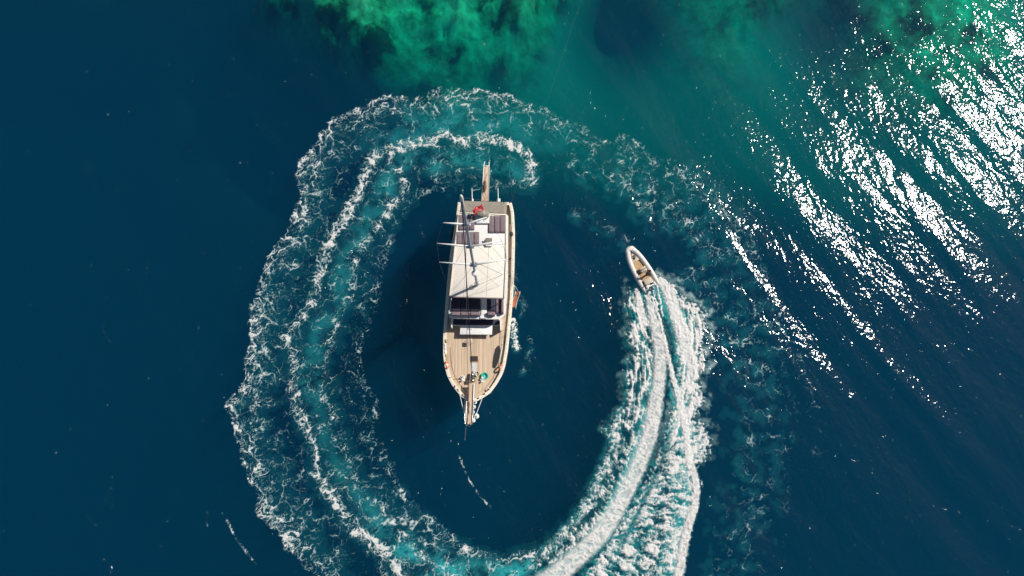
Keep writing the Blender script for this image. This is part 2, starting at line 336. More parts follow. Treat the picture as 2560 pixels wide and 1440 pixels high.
# ---------------------------------------------------------------- mesh helpers
class MB:
    def __init__(s,off=(0,0,0)): s.v=[]; s.f=[]; s.off=Vector(off); s.cut=[]
    def add(s,vs,fs):
        b=len(s.v); s.cut.append((b,len(s.f))); s.v+= [Vector(p)-s.off for p in vs]; s.f+=[tuple(b+i for i in f) for f in fs]; return s
    def prism(s,pts,z0,z1=None):
        """outline (x,y) or (x,y,z) list (counter-clockwise) between bottom and top"""
        n=len(pts); lo=[(p[0],p[1],z0) for p in pts]; hi=[(p[0],p[1],z1) for p in pts]
        return s.add(lo+hi,[tuple(range(n))[::-1],tuple(range(n,2*n))]+[(i,(i+1)%n,n+(i+1)%n,n+i) for i in range(n)])
    def box(s,c,d,rz=0,rx=0,ry=0):
        m=Matrix.Translation(c)@Matrix.Rotation(rz,4,'Z')@Matrix.Rotation(ry,4,'Y')@Matrix.Rotation(rx,4,'X')
        P=[m@Vector((x*d[0]/2,y*d[1]/2,z*d[2]/2)) for z in (-1,1) for x,y in ((-1,-1),(1,-1),(1,1),(-1,1))]
        return s.add(P,[(3,2,1,0),(4,5,6,7),(0,1,5,4),(1,2,6,5),(2,3,7,6),(3,0,4,7)])
    def tube(s,P,r,n=8,cap=True):
        P=[Vector(p) for p in P]; rr=r if hasattr(r,'__len__') else [r]*len(P); vs=[];fs=[]
        up=None
        for i,p in enumerate(P):
            t=(P[min(i+1,len(P)-1)]-P[max(i-1,0)]).normalized()
            if up is None: up=Vector((0,0,1)) if abs(t.z)<.9 else Vector((0,1,0))
            a=t.cross(up).normalized(); b=a.cross(t).normalized(); up=b
            for k in range(n):
                q=2*math.pi*k/n; vs.append(p+(a*math.cos(q)+b*math.sin(q))*rr[i])
        for i in range(len(P)-1):
            for k in range(n): fs.append((i*n+k,i*n+(k+1)%n,(i+1)*n+(k+1)%n,(i+1)*n+k))
        if cap: fs.append(tuple(range(n))[::-1]); fs.append(tuple((len(P)-1)*n+k for k in range(n)))
        return s.add(vs,fs)
    def lathe(s,c,prof,n=20,m=None):
        m=m or Matrix(); vs=[];fs=[]
        for r,z in prof:
            for k in range(n):
                q=2*math.pi*k/n; vs.append(Vector(c)+m@Vector((r*math.cos(q),r*math.sin(q),z)))
        for i in range(len(prof)-1):
            for k in range(n): fs.append((i*n+k,i*n+(k+1)%n,(i+1)*n+(k+1)%n,(i+1)*n+k))
        return s.add(vs,fs)
    def ball(s,c,r,n=16,sx=1,sy=1,sz=1,m=None):
        pr=[(max(.001,math.sin(math.pi*i/10))*r,-math.cos(math.pi*i/10)*r) for i in range(11)]
        mm=(m or Matrix.Identity(3)).to_3x3()@Matrix.Diagonal((sx,sy,sz)); return s.lathe(c,pr,n,mm)
    def torus(s,c,Rr,r,m=None,n=28,k=10,a0=0,a1=2*math.pi):
        m=m or Matrix.Identity(3); cl=abs(a1-a0-2*math.pi)<1e-6; N=n if cl else n+1; vs=[];fs=[]
        for i in range(N):
            a=a0+(a1-a0)*i/n
            for j in range(k):
                b=2*math.pi*j/k; vs.append(Vector(c)+m@Vector(((Rr+r*math.cos(b))*math.cos(a),(Rr+r*math.cos(b))*math.sin(a),r*math.sin(b))))
        for i in range(N if cl else N-1):
            for j in range(k): fs.append((i*k+j,((i+1)%N)*k+j,((i+1)%N)*k+(j+1)%k,i*k+(j+1)%k))
        return s.add(vs,fs)
    def each(s,name,m,parent=None,**k):
        """one object per added piece"""
        C_=s.cut+[(len(s.v),len(s.f))]; out=[]
        for (v0,f0),(v1,f1) in zip(C_[:-1],C_[1:]):
            q=MB(s.off); q.v=s.v[v0:v1]; q.f=[tuple(i-v0 for i in f) for f in s.f[f0:f1]]; out.append(q.build(name,m,parent,**k))
        return out
    def build(s,name,m,parent=None,smooth=False,bevel=0,seg=2,loc=None):
        me=bpy.data.meshes.new(name); me.from_pydata([tuple(v) for v in s.v],[],s.f); me.validate(); me.update()
        b=bmesh.new(); b.from_mesh(me); bmesh.ops.recalc_face_normals(b,faces=b.faces); b.to_mesh(me); b.free()
        me.materials.append(M[m] if isinstance(m,str) else m)
        if smooth: me.polygons.foreach_set('use_smooth',[True]*len(me.polygons))
        o=bpy.data.objects.new(name,me); C.objects.link(o)
        if parent: o.parent=parent
        else: o.location=s.off
        if bevel:
            q=o.modifiers.new('bevel','BEVEL'); q.width=bevel; q.segments=seg; q.limit_method='ANGLE'
            me.polygons.foreach_set('use_smooth',[True]*len(me.polygons))
        return o
def tag(o,label=None,cat=None,group=None,kind=None):
    if label: o['label']=label
    if cat: o['category']=cat
    if group: o['group']=group
    if kind: o['kind']=kind
    return o
def thing(name,label,cat,loc,rz=0,group=None):
    o=bpy.data.objects.new(name,None); C.objects.link(o); o.location=loc; o.rotation_euler=(0,0,rz); o.empty_display_size=.2
    return tag(o,label,cat,group)
def ocopy(o,parent=None):
    c=o.copy(); C.objects.link(c); c.parent=parent
    for ch in [x for x in C.objects if x.parent==o]: ocopy(ch,c)
    return c
def quad(px0,py0,px1,py1,z):
    return [at(px0,py1,z),at(px1,py1,z),at(px1,py0,z),at(px0,py0,z)]
V=Vector

# ---------------------------------------------------------------- sea water, seabed
X0,X1,Y0,Y1=-420,420,-380,460
def seabed_depth(x,y):
    S=0; x0_,y0_=x,y; x=x+2.2*fbm(x0_*.09,y0_*.09,85,2); y=y+2.2*fbm(x0_*.09+7,y0_*.09+3,86,2)
    for px,py,r,a in ((850,-40,190,1.55),(690,-30,120,.95),(1250,-60,160,.7),(920,70,150,.6),(1000,170,120,.25),(1150,-20,200,.45),(1300,-20,200,.3),(1120,150,300,.25),(1750,0,240,.3),(1950,0,170,.3),(2260,0,220,.6),(2500,20,280,.6),(2250,300,600,.25),(420,40,330,.3),(1500,260,480,.1),(1510,-10,140,-.5),(2070,40,120,-.5),(690,210,110,-.45),(1800,300,480,.1)):
        c=at(px,py,-5); r=r/23.
        S=S+a*np.exp(-((x-c[0])**2+(y-c[1])**2)/r**2)
    S=S+1.9*sst(48,62,y)+(.6-.1*sst(5,30,x))*sst(15,35,y+.12*x)*sst(-22,-6,x)
    n=fbm(x0_*.2,y0_*.2,81,4)*.3*sst(.9,1.7,S)+fbm(x0_*.6,y0_*.6,82,4)*.2*sst(1.15,1.9,S)
    D=np.clip(34*np.exp(-(S*1.18+n)),1.2,34)
    if D.ndim==2: soft=gblur(D/34,5)*34; D=D+(soft-D)*sst(1.75,1.1,S)
    return D
def grid_mesh(name,xs,ys,z,material,smooth=True):
    X,Y=np.meshgrid(xs,ys); Z=z(X,Y) if callable(z) else np.full(X.shape,z)
    nx,ny=len(xs),len(ys); co=np.stack([X,Y,Z],-1).reshape(-1,3).astype(np.float32)
    i,j=np.meshgrid(np.arange(nx-1),np.arange(ny-1)); a=(j*nx+i).ravel(); q=np.stack([a,a+1,a+nx+1,a+nx],1).astype(np.int32)
    return quads_mesh(name,co,q,material,smooth)
def quads_mesh(name,co,q,material,smooth=True):
    me=bpy.data.meshes.new(name); me.vertices.add(len(co)); me.vertices.foreach_set('co',co.ravel())
    me.loops.add(q.size); me.loops.foreach_set('vertex_index',q.ravel()); me.polygons.add(len(q))
    me.polygons.foreach_set('loop_start',np.arange(0,q.size,4,dtype=np.int32)); 
    me.update(calc_edges=True); me.polygons.foreach_set('use_smooth',np.full(len(q),smooth)); me.materials.append(material)
    o=bpy.data.objects.new(name,me); C.objects.link(o); return o
def N(nt,typ,**k):
    n=nt.nodes.new(typ)
    for a,b in k.items(): setattr(n,a,b)
    return n
def water_material():
    m=bpy.data.materials.new('sea_water'); m.use_nodes=True; n=m.node_tree; L=n.links; n.nodes.clear(); out=N(n,'ShaderNodeOutputMaterial')
    tc=N(n,'ShaderNodeTexCoord')
    def nz(scale,detail,rough,vec,st=(1,1,1),rot=0,dist=0):
        mp=N(n,'ShaderNodeMapping'); mp.inputs['Rotation'].default_value=(0,0,rot); L.new(vec,mp.inputs[0])
        m2=N(n,'ShaderNodeMapping'); m2.inputs['Location'].default_value=SEED; m2.inputs['Scale'].default_value=st; L.new(mp.outputs[0],m2.inputs[0])
        t=N(n,'ShaderNodeTexNoise'); t.noise_dimensions='2D'; t.inputs['Scale'].default_value=scale; t.inputs['Detail'].default_value=detail; t.inputs['Roughness'].default_value=rough; t.inputs['Distortion'].default_value=dist
        L.new(m2.outputs[0],t.inputs['Vector']); return t.outputs['Fac']
    def mth(op,a,b):
        q=N(n,'ShaderNodeMath',operation=op)
        for i,v in enumerate((a,b)):
            if isinstance(v,(int,float)): q.inputs[i].default_value=v
            else: L.new(v,q.inputs[i])
        return q.outputs[0]
    P=tc.outputs['Object']
    rot=-math.atan2(.61,.79)
    swell=nz(1,1.0,.4,P,SWELL[0],rot,.15)
    chop=nz(1,1.5,.5,P,(.75,.3,1),rot+.25)
    rip=nz(RIP[0],2.0,.55,P,(1,.6,1),rot+.1)
    patch=nz(.12,2,.5,P,(1,1,1))
    ra=mth('MULTIPLY',mth('ADD',mth('MULTIPLY',patch,1.6),.2),RIP[1])
    rare=mth('MULTIPLY',mth('MAXIMUM',mth('SUBTRACT',nz(2.6,0,.5,P,(1,1,1)),.80),0.0),.35)
    rip=mth('ADD',rip,0.0)
    h=mth('ADD',rare,mth('ADD',mth('MULTIPLY',swell,SWELL[1]),mth('ADD',mth('MULTIPLY',chop,CHOP),mth('MULTIPLY',rip,ra))))
    b=N(n,'ShaderNodeBump'); b.inputs['Distance'].default_value=1; b.inputs['Strength'].default_value=1; L.new(h,b.inputs['Height'])
    fr=N(n,'ShaderNodeFresnel'); fr.inputs['IOR'].default_value=1.33;
    gl=N(n,'ShaderNodeBsdfGlossy',distribution='BECKMANN'); gl.inputs['Roughness'].default_value=RIP[2]; L.new(b.outputs[0],gl.inputs['Normal'])
    tr=N(n,'ShaderNodeBsdfTransparent'); mx=N(n,'ShaderNodeMixShader')
    L.new(fr.outputs[0],mx.inputs[0]); L.new(tr.outputs[0],mx.inputs[1]); L.new(gl.outputs[0],mx.inputs[2]); L.new(mx.outputs[0],out.inputs['Surface'])
    va=N(n,'ShaderNodeVolumeAbsorption'); vsn=N(n,'ShaderNodeVolumeScatter'); ad=N(n,'ShaderNodeAddShader')
    # coefficients per metre: absorption a, scattering s
    D=max(SC); vsn.inputs['Color'].default_value=(*[c/D for c in SC],1); vsn.inputs['Density'].default_value=D
    va.inputs['Color'].default_value=(*[1-c for c in AB],1); va.inputs['Density'].default_value=1.0
    L.new(va.outputs[0],ad.inputs[0]); L.new(vsn.outputs[0],ad.inputs[1]); L.new(ad.outputs[0],out.inputs['Volume'])
    try: m.cycles.homogeneous_volume=True
    except Exception: pass
    return m
SEED=(1.37,5.7,0)
SWELL=((.25,.04,1),.68); CHOP=.1; RIP=(2.5,.05,.12)
SC=(.0004,.0092,.0190); AB=(.45,.048,.038)
wm=MB(); wm.prism([(X0,Y0),(X1,Y0),(X1,Y1),(X0,Y1)],-40,0)
water=wm.build('sea_water',water_material()); tag(water,kind='structure')
def seabed_material():
    m=bpy.data.materials.new('seabed'); m.use_nodes=True; n=m.node_tree; L=n.links; p=n.nodes['Principled BSDF']; p.inputs['Roughness'].default_value=.95
    tc=N(n,'ShaderNodeTexCoord')
    def nz(s,d,st=(1,1,0)):
        mp=N(n,'ShaderNodeMapping'); mp.inputs['Scale'].default_value=st; L.new(tc.outputs['Object'],mp.inputs[0])
        t=N(n,'ShaderNodeTexNoise'); t.inputs['Scale'].default_value=s; t.inputs['Detail'].default_value=d; t.inputs['Roughness'].default_value=.62; t.inputs['Distortion'].default_value=.2; L.new(mp.outputs[0],t.inputs['Vector']); return t
    r=N(n,'ShaderNodeValToRGB'); e=r.color_ramp.elements; e[0].position=.40; e[0].color=(.02,.045,.012,1); e[1].position=.60; e[1].color=(.66,.62,.3,1)
    q=e.new(.47); q.color=(.26,.34,.13,1)
    L.new(nz(.22,9).outputs['Fac'],r.inputs[0])
    r2=N(n,'ShaderNodeMapRange'); r2.inputs['From Min'].default_value=.3; r2.inputs['From Max'].default_value=.7; r2.inputs['To Min'].default_value=.5; r2.inputs['To Max'].default_value=1.35
    L.new(nz(1.1,6).outputs['Fac'],r2.inputs[0])
    mx=N(n,'ShaderNodeMix',data_type='RGBA',blend_type='MULTIPLY'); mx.inputs['Factor'].default_value=1; L.new(r.outputs[0],mx.inputs['A']); L.new(r2.outputs[0],mx.inputs['B'])
    sz=N(n,'ShaderNodeSeparateXYZ'); L.new(tc.outputs['Object'],sz.inputs[0])
    zr_=N(n,'ShaderNodeMapRange',interpolation_type='SMOOTHSTEP'); zr_.inputs['From Min'].default_value=-12; zr_.inputs['From Max'].default_value=-7; L.new(sz.outputs['Z'],zr_.inputs[0])
    m2=N(n,'ShaderNodeMix',data_type='RGBA'); m2.inputs['A'].default_value=(.36,.38,.24,1); L.new(mx.outputs['Result'],m2.inputs['B']); L.new(zr_.outputs[0],m2.inputs['Factor'])
    L.new(m2.outputs['Result'],p.inputs['Base Color']); return m
xs=np.concatenate([np.arange(-410,-80,15.),np.arange(-80,80,.5),np.arange(80,411,15.)]); ys=np.concatenate([np.arange(-370,0,15.),np.arange(0,62,.5),np.arange(62,451,15.)])
seabed=grid_mesh('seabed',xs,ys,lambda X,Y:-seabed_depth(X,Y),seabed_material()); tag(seabed,kind='structure')

# ---------------------------------------------------------------- wake foam and the bubbles under it
f,FA,FH,FB=foam_fields(FOAM_RES)
def alpha_material(name,attr,col,rough=.9,gain=1.,bump=0):
    m=bpy.data.materials.new(name); m.use_nodes=True; n=m.node_tree; L=n.links; p=n.nodes['Principled BSDF']; p.inputs['Base Color'].default_value=(*col,1); p.inputs['Roughness'].default_value=rough; p.inputs['Specular IOR Level'].default_value=.2
    a=N(n,'ShaderNodeAttribute',attribute_name=attr); g=N(n,'ShaderNodeMath',operation='MULTIPLY',use_clamp=True); g.inputs[1].default_value=gain; L.new(a.outputs['Fac'],g.inputs[0])
    if bump:
        t=N(n,'ShaderNodeTexNoise'); tc=N(n,'ShaderNodeTexCoord'); t.inputs['Scale'].default_value=5; t.inputs['Detail'].default_value=5; L.new(tc.outputs['Object'],t.inputs['Vector'])
        b=N(n,'ShaderNodeBump'); b.inputs['Distance'].default_value=bump; L.new(t.outputs['Fac'],b.inputs['Height']); L.new(b.outputs[0],p.inputs['Normal'])
    if attr=='foam':
        cm=N(n,'ShaderNodeMix',data_type='RGBA'); cm.inputs['A'].default_value=(.36,.62,.6,1); cm.inputs['B'].default_value=(*col,1)
        cr=N(n,'ShaderNodeMapRange'); cr.inputs['From Min'].default_value=.1; cr.inputs['From Max'].default_value=.75; L.new(a.outputs['Fac'],cr.inputs[0]); L.new(cr.outputs[0],cm.inputs['Factor']); L.new(cm.outputs['Result'],p.inputs['Base Color'])
    tr=N(n,'ShaderNodeBsdfTransparent'); mx=N(n,'ShaderNodeMixShader'); L.new(g.outputs[0],mx.inputs[0]); L.new(tr.outputs[0],mx.inputs[1]); L.new(p.outputs[0],mx.inputs[2])
    L.new(mx.outputs[0],n.nodes['Material Output'].inputs['Surface']); return m
def sheet(name,f,A,Z,thr,material,attr,step=1):
    A=A[::step,::step];Z=Z[::step,::step];X=f.X[::step,::step];Y=f.Y[::step,::step]
    k=A>thr; cell=k[:-1,:-1]|k[1:,:-1]|k[:-1,1:]|k[1:,1:]
    j,i=np.nonzero(cell); nx=A.shape[1]; a=j*nx+i; q=np.stack([a,a+1,a+nx+1,a+nx],1)
    u,inv=np.unique(q,return_inverse=True); q=inv.reshape(q.shape).astype(np.int32)
    co=np.stack([X.ravel()[u],Y.ravel()[u],Z.ravel()[u]],1).astype(np.float32)
    o=quads_mesh(name,co,q,material); at_=o.data.attributes.new(attr,'FLOAT','POINT'); at_.data.foreach_set('value',A.ravel()[u].astype(np.float32)); return o
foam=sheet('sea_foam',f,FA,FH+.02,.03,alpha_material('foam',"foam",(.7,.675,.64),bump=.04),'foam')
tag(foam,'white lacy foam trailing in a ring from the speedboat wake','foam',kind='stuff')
bub=sheet('bubble_cloud',f,FB,np.full(FB.shape,-2.4)-.5*FB,.03,alpha_material('bubbles','bubbles',(.75,.86,.86),gain=.85),'bubbles',4)
tag(bub,'pale turquoise aerated water glowing beneath the foam ring','bubbles',kind='stuff')

# ---------------------------------------------------------------- the gulet (bow towards the bottom of the photo)
GL=V(at(1196,760,0)); GL.z=0
boat=thing('sailing_boat','large wooden motor sailer with cream roof, teak foredeck and tall mast','boat',GL)
def B(): return MB(GL)
ZR=2.3; ZD=2.0
def zr(py):  # sheer: the rail climbs to the bow and a little to the stern
    return ZR+.5*max(0,(py-820)/185)**2+.5*min(1,max(0,(715-py)/30))
Lp=[(505,1146),(522,1144),(555,1139.5),(603,1131.5),(636,1126),(669,1122.5),(715,1118),(750,1115.5),(783,1113),(816,1110.5),(842,1109),(888,1109),(900,1110.5),(917,1113),(940,1119),(963,1131),(982,1146),(993,1157),(1001,1168)]
Rp=[(509,1278),(522,1282),(535,1284),(579,1286),(610,1286),(682,1284.5),(715,1283),(741,1281.6),(789,1277.7),(829,1273.7),(875,1269),(915,1262),(936,1255),(959,1242),(982,1225),(995,1205),(1003,1190),(1005,1184)]
NS=64
def edge(Pl,t):
    """point at fraction t along one side's rail, outer edge"""
    P=np.array(Pl,float); d=np.r_[0,np.cumsum(np.hypot(np.diff(P[:,0]),np.diff(P[:,1])))]; d/=d[-1]
    return np.interp(t,d,P[:,1]),np.interp(t,d,P[:,0])
def pyx(Pl,py): return float(np.interp(py,[a for a,b in Pl],[b for a,b in Pl]))
st=[505+(1003-505)*(1-(1-i/(NS-1))**1.35) for i in range(NS)]
Lr=[V(at(pyx(Lp,p),p,zr(p))) for p in st]; Rr=[V(at(pyx(Rp,p+1.5),p+1.5,zr(p))) for p in st]
Lr[-1]=V(at(1173,1003,zr(1003))); Rr[-1]=V(at(1180,1004.5,zr(1003)))
# hull shell
h=B(); rows=[]
for i in range(NS):
    l,r=Lr[i],Rr[i]; c=(l+r)/2; t=i/(NS-1); bow=max(0,(t-.72)/.28)
    def q(fr,z,push=0): return [V((c.x+(l.x-c.x)*fr,c.y+(l.y-c.y)*fr+push,z)),V((c.x+(r.x-c.x)*fr,c.y+(r.y-c.y)*fr+push,z))]
    sec=[q(1,l.z-.02),q(.985-.04*bow,ZD+.1,.1*bow),q(.93-.25*bow,.35,.7*bow),q(.88-.4*bow,-.2,1.2*bow),q(.6-.4*bow,-1.1,1.9*bow),q(.02,-1.9,2.6*bow)]
    rows.append([s_[0] for s_ in sec]+[s_[1] for s_ in sec[::-1]])
k=len(rows[0]); vs=[p for r_ in rows for p in r_]; fs=[(i*k+j,i*k+j+1,(i+1)*k+j+1,(i+1)*k+j) for i in range(NS-1) for j in range(k-1)]
fs.append(tuple(range(k))); fs.append(tuple((NS-1)*k+j for j in range(k))[::-1])
h.add(vs,fs).build('hull','hull',boat,smooth=False)
# inner bulwark + cap rail
def inset(i,side,w):
    l,r=Lr[i],Rr[i]; P=Lr if side<0 else Rr; a=P[max(i-1,0)]; b=P[min(i+1,NS-1)]; t=(b-a); t.z=0; t.normalize()
    n=V((-t.y,t.x,0)) if side<0 else V((t.y,-t.x,0))
    p=P[i]+n*w; c=(l+r)/2
    if side<0: p.x=min(p.x,c.x-.02)
    else: p.x=max(p.x,c.x+.02)
    return p
cap=B(); bw=B()
CW=.27
for side in (-1,1):
    o_=[inset(i,side,-.05) for i in range(NS)]; n_=[inset(i,side,CW) for i in range(NS)]; m_=[inset(i,side,CW-.06) for i in range(NS)]
    vs=[];fs=[]
    for i in range(NS):
        vs+=[V((o_[i].x,o_[i].y,o_[i].z)),V((n_[i].x,n_[i].y,o_[i].z)),V((n_[i].x,n_[i].y,o_[i].z-.08)),V((o_[i].x,o_[i].y,o_[i].z-.08))]
    for i in range(NS-1):
        for j in range(4): fs.append((i*4+j,i*4+(j+1)%4,(i+1)*4+(j+1)%4,(i+1)*4+j))
    fs.append((0,1,2,3)); fs.append(tuple((NS-1)*4+j for j in (3,2,1,0)))
    cap.add(vs,fs)
    vs=[];fs=[]
    for i in range(NS): vs+=[V((m_[i].x,m_[i].y,m_[i].z-.07)),V((m_[i].x,m_[i].y,ZD-.05))]
    bw.add(vs,[(i*2,i*2+1,i*2+3,i*2+2) for i in range(NS-1)])
a=Lr[0];b=Rr[0]; cap.box(((a.x+b.x)/2,(a.y+b.y)/2-.12,a.z+.004),((b-a).length-.5,.3,.08),rz=math.atan2((b-a).y,(b-a).x))
cap.each('cap_rail','rail',boat,bevel=.015); bw.each('bulwark','rim',boat)
# teak deck sheet
d=B(); vs=[]
for i in range(NS): 
    a=inset(i,-1,.14);b=inset(i,1,.14); z=ZD+.35*max(0,(st[i]-850)/150)**2
    vs+=[V((a.x,a.y,z)),V(((a.x+b.x)/2,(a.y+b.y)/2,z+.04)),V((b.x,b.y,z))]
d.add(vs,[(i*3+j,i*3+j+1,(i+1)*3+j+1,(i+1)*3+j) for i in range(NS-1) for j in (0,1)]).build('deck','teak',boat)
def dz(py): return ZD+.04+.35*max(0,(py-850)/150)**2
# margin plank line that follows the rail on the foredeck, and slanted plank joints on the side deck
mg=B()
for side in (-1,1):
    ids=[i for i in range(NS) if 860<st[i]<998]
    mg.tube([inset(i,side,.62)*1+V((0,0,dz(st[i])-zr(st[i])-.005)) for i in ids],.013,5)
for j in range(8):
    py=770+j*17; x1=pyx(Rp,py)-9; mg.tube([V(at(x1-12,py+8,ZD+.012)),V(at(x1,py,ZD+.012))],.012,4)
mg.tube([V(at(1255,742,ZD+.04)),V(at(1249,865,ZD+.04))],.014,4)
mg.build('deck_seam','brown',boat)
# deckhouse, upper deck with its rounded white rim
ZU=4.25
dh=B(); dh.prism([at(1128,786,ZD),at(1250,790,ZD),at(1258,700,ZD),at(1260,545,ZD),at(1153,538,ZD),at(1136,650,ZD)],ZD-.02,ZU-.1).build('deckhouse','white',boat,bevel=.03)
win=B()
for pxa,pxb in ((1134,1156),(1160,1186),(1192,1218),(1224,1244)):
    a=V(at(pxa,788,3.1));b=V(at(pxb,788,3.1)); win.box(((a.x+b.x)/2,V(at(1190,788,ZD)).y-.06,3.4),(b.x-a.x,.05,.6))
win.each('window','dark',boat)
def rounded(pts,r,seg=5):
    out=[];n=len(pts)
    for i in range(n):
        p=V(pts[i][:2]);a=(V(pts[i-1][:2])-p);b=(V(pts[(i+1)%n][:2])-p); rr=min(r[i] if hasattr(r,'__len__') else r,a.length*.45,b.length*.45); a.normalize();b.normalize()
        for k_ in range(seg+1):
            t=k_/seg; q=p+a*rr*(1-t)**2+b*rr*t**2; out.append((q.x,q.y))
    return out
up_out=rounded([at(1122.5,796,ZU),at(1263,799,ZU),at(1270,700,ZU),at(1271,536,ZU),at(1146,532,ZU),at(1130,650,ZU),at(1127,770,ZU),at(1121,777,ZU)],[.9,.9,.1,.3,.3,.1,.1,.05])
ud=B(); ud.prism(up_out,ZU-.14,ZU).build('upper_deck','rim',boat,bevel=.03)
# rim wall round the front of the upper lounge
def offs(P,w):
    out=[];n=len(P)
    for i in range(n):
        a=V(P[i-1]);b=V(P[(i+1)%n]); t=(b-a).normalized(); out.append((P[i][0]-t.y*w,P[i][1]+t.x*w))
    return out
rm=B(); o1=up_out; i1=offs(up_out,.3); n=len(o1)
vs=[(p[0],p[1],ZU+.06) for p in o1]+[(p[0],p[1],ZU+.06) for p in i1]+[(p[0],p[1],ZU-.01) for p in o1]+[(p[0],p[1],ZU-.01) for p in i1]
fs=[]
for i in range(n):
    j=(i+1)%n
    if min(o1[i][1],o1[j][1])>V(at(1200,777,ZU)).y-.6 and max(o1[i][0],o1[j][0])<V(at(1200,777,ZU)).x: continue
    fs+=[(i,j,n+j,n+i),(2*n+i,2*n+j,j,i),(n+i,n+j,3*n+j,3*n+i)]
rm.add(vs,fs).build('coaming','rim',boat)
# hardtop: cream forward roof, white sun deck aft, low toe rails
ZT=6.1
rf=B(); rf.prism([at(1124.5,741,ZT),at(1260.5,745,ZT),at(1264.5,650,ZT),at(1263,612,ZT),at(1134.5,611,ZT)],ZT-.1,ZT).build('roof','cream',boat,bevel=.02)
rf=B(); rf.prism([at(1134.5,610.6,ZT+.02),at(1265,611.6,ZT+.02),at(1264,536,ZT+.02),at(1146,531,ZT+.02)],ZT-.08,ZT+.02).build('sun_deck','white',boat,bevel=.02)
tr_=B()
for a,b in (((1124.5,741),(1147,531)),((1261,745),(1265.5,650)),((1265.5,650),(1265,536)),((1147,532),(1265,537)),):
    p=V(at(*a,ZT+.06));q=V(at(*b,ZT+.06)); c=(p+q)/2; L_=(q-p).length; tr_.box(c,(L_,.13,.1),rz=math.atan2((q-p).y,(q-p).x))
tr_.each('toe_rail','rail',boat,bevel=.02)
fl=B(); p=V(at(1124.5,742.5,ZT-.05));q=V(at(1260.5,746.5,ZT-.05)); fl.box((p+q)/2,((q-p).length,.1,.16),rz=math.atan2((q-p).y,(q-p).x)); fl.build('roof_fascia','mauve',boat,bevel=.02)
# roof seams and cable runs
sm_=B()
for pxa in (1165,1222): sm_.tube([V(at(pxa,614,ZT+.004)),V(at(pxa-6,742,ZT+.004))],.012,4)
for a,b in (((1128,725),(1164,690)),((1170,741),(1258,685)),((1196,735),(1258,708)),((1228,615),(1258,648))): sm_.tube([V(at(*a,ZT+.01)),V(at(*b,ZT+.01))],.009,4)
sm_.build('roof_line','taupe',boat)
# posts carrying the hardtop
po=B()
for px,py in ((1129,743),(1256,747),(1259,650),(1136,640),(1149,545),(1260,545)):
    a=V(at(px,py,ZT-.1)); po.tube([(a.x,a.y,ZU),(a.x,a.y,ZT-.1)],.045,10)
    if py in(743,747): po.tube([(a.x,a.y,ZT-.1),(a.x,a.y-.35,ZT+.02)],.02,6)
po.each('roof_post','steel',boat,smooth=True)
# taupe canvas awning over the stern
aw=B(); n=14; vs=[];fs=[]
for j in range(5):
    for i in range(n+1):
        t=i/n;u=j/4; xl=1157+(1148-1157)*u; xr=1267-1*u; px=xl+(xr-xl)*t; py=(502+3.5*t)+(31+.5*t)*u
        vs.append(V(at(px,py,5.85-.07*math.sin(math.pi*t*3)**2*.6-.1*(1-u)+.05*u)))
fs=[(j*(n+1)+i,j*(n+1)+i+1,(j+1)*(n+1)+i+1,(j+1)*(n+1)+i) for j in range(4) for i in range(n)]
o=aw.add(vs,fs).build('stern_awning','taupe',boat,smooth=True); q=o.modifiers.new('solid','SOLIDIFY'); q.thickness=.02
fr=B()
for px in (1157,1190,1228,1266):
    a=V(at(px,503,5.7)); b=V(at(px,536,5.85)); fr.tube([a,b],.03,8)
for px in (1158,1266):
    a=V(at(px,504,5.7)); fr.tube([a,(a.x,a.y-.1,2.2)],.03,8)
fr.each('awning_frame','steel',boat,smooth=True)
# cabin trunk benches at the front of the deckhouse
bn=B(); bn.prism(quad(1131,797,1250,814,2.5),ZD,2.5).build('bench','white',boat,bevel=.03)
fr=B()
for px in (1129,1251):
    a=V(at(px,796,3.4)); b=V(at(px+1,821 if px<1200 else 828,2.7)); fr.box(((a.x+b.x)/2,(a.y+b.y)/2,2.65),(.14,a.y-b.y,1.3))
fr.each('bench_end','white',boat,bevel=.05)
# walkway through the lounge
wk=B(); wk.prism(quad(1203,747,1217,791,ZU+.1),ZU,ZU+.12); wk.prism(quad(1200,789,1216,796,ZU+.2),ZU,ZU+.19); wk.build('walkway','white',boat,bevel=.015)
# hatch on the sun deck with propped lid
hb=B(); hb.prism(quad(1214,596,1230,615,ZT+.25),ZT,ZT+.22).build('hatch','white',boat,bevel=.02)
hl=B(); a=at(1213.5,594.5,ZT+.5);b=at(1230.5,594.5,ZT+.5);c=at(1231,611,ZT+.26);e=at(1213,611,ZT+.26)
hl.add([a,b,c,e]+[(p[0],p[1],p[2]-.05) for p in (a,b,c,e)],[(0,1,2,3),(7,6,5,4),(0,4,5,1),(1,5,6,2),(2,6,7,3),(3,7,4,0)]).build('hatch_lid','taupe',boat,bevel=.015)
# foredeck hatch, pale centre plank
hz=dz(897); hh=B(); hh.prism(quad(1177,889.5,1196.5,905,hz+.12),hz-.1,hz+.1); hh.build('foredeck_hatch','wood',boat,bevel=.02)
hh=B(); hh.prism(quad(1178.5,890.5,1194.5,902.5,hz+.13),hz+.1,hz+.13); hh.build('hatch_glass','dark',boat)
cp=B(); n=8; vs=[]
for i in range(n+1):
    py=906+i*4.6; z=dz(py)+.03; w_=7.5-2*i/n; vs+=[V(at(1184.5-w_,py,z)),V(at(1184.5+w_,py,z))]
cp.add(vs,[(2*i,2*i+1,2*i+3,2*i+2) for i in range(n)]).build('centre_plank','board',boat)
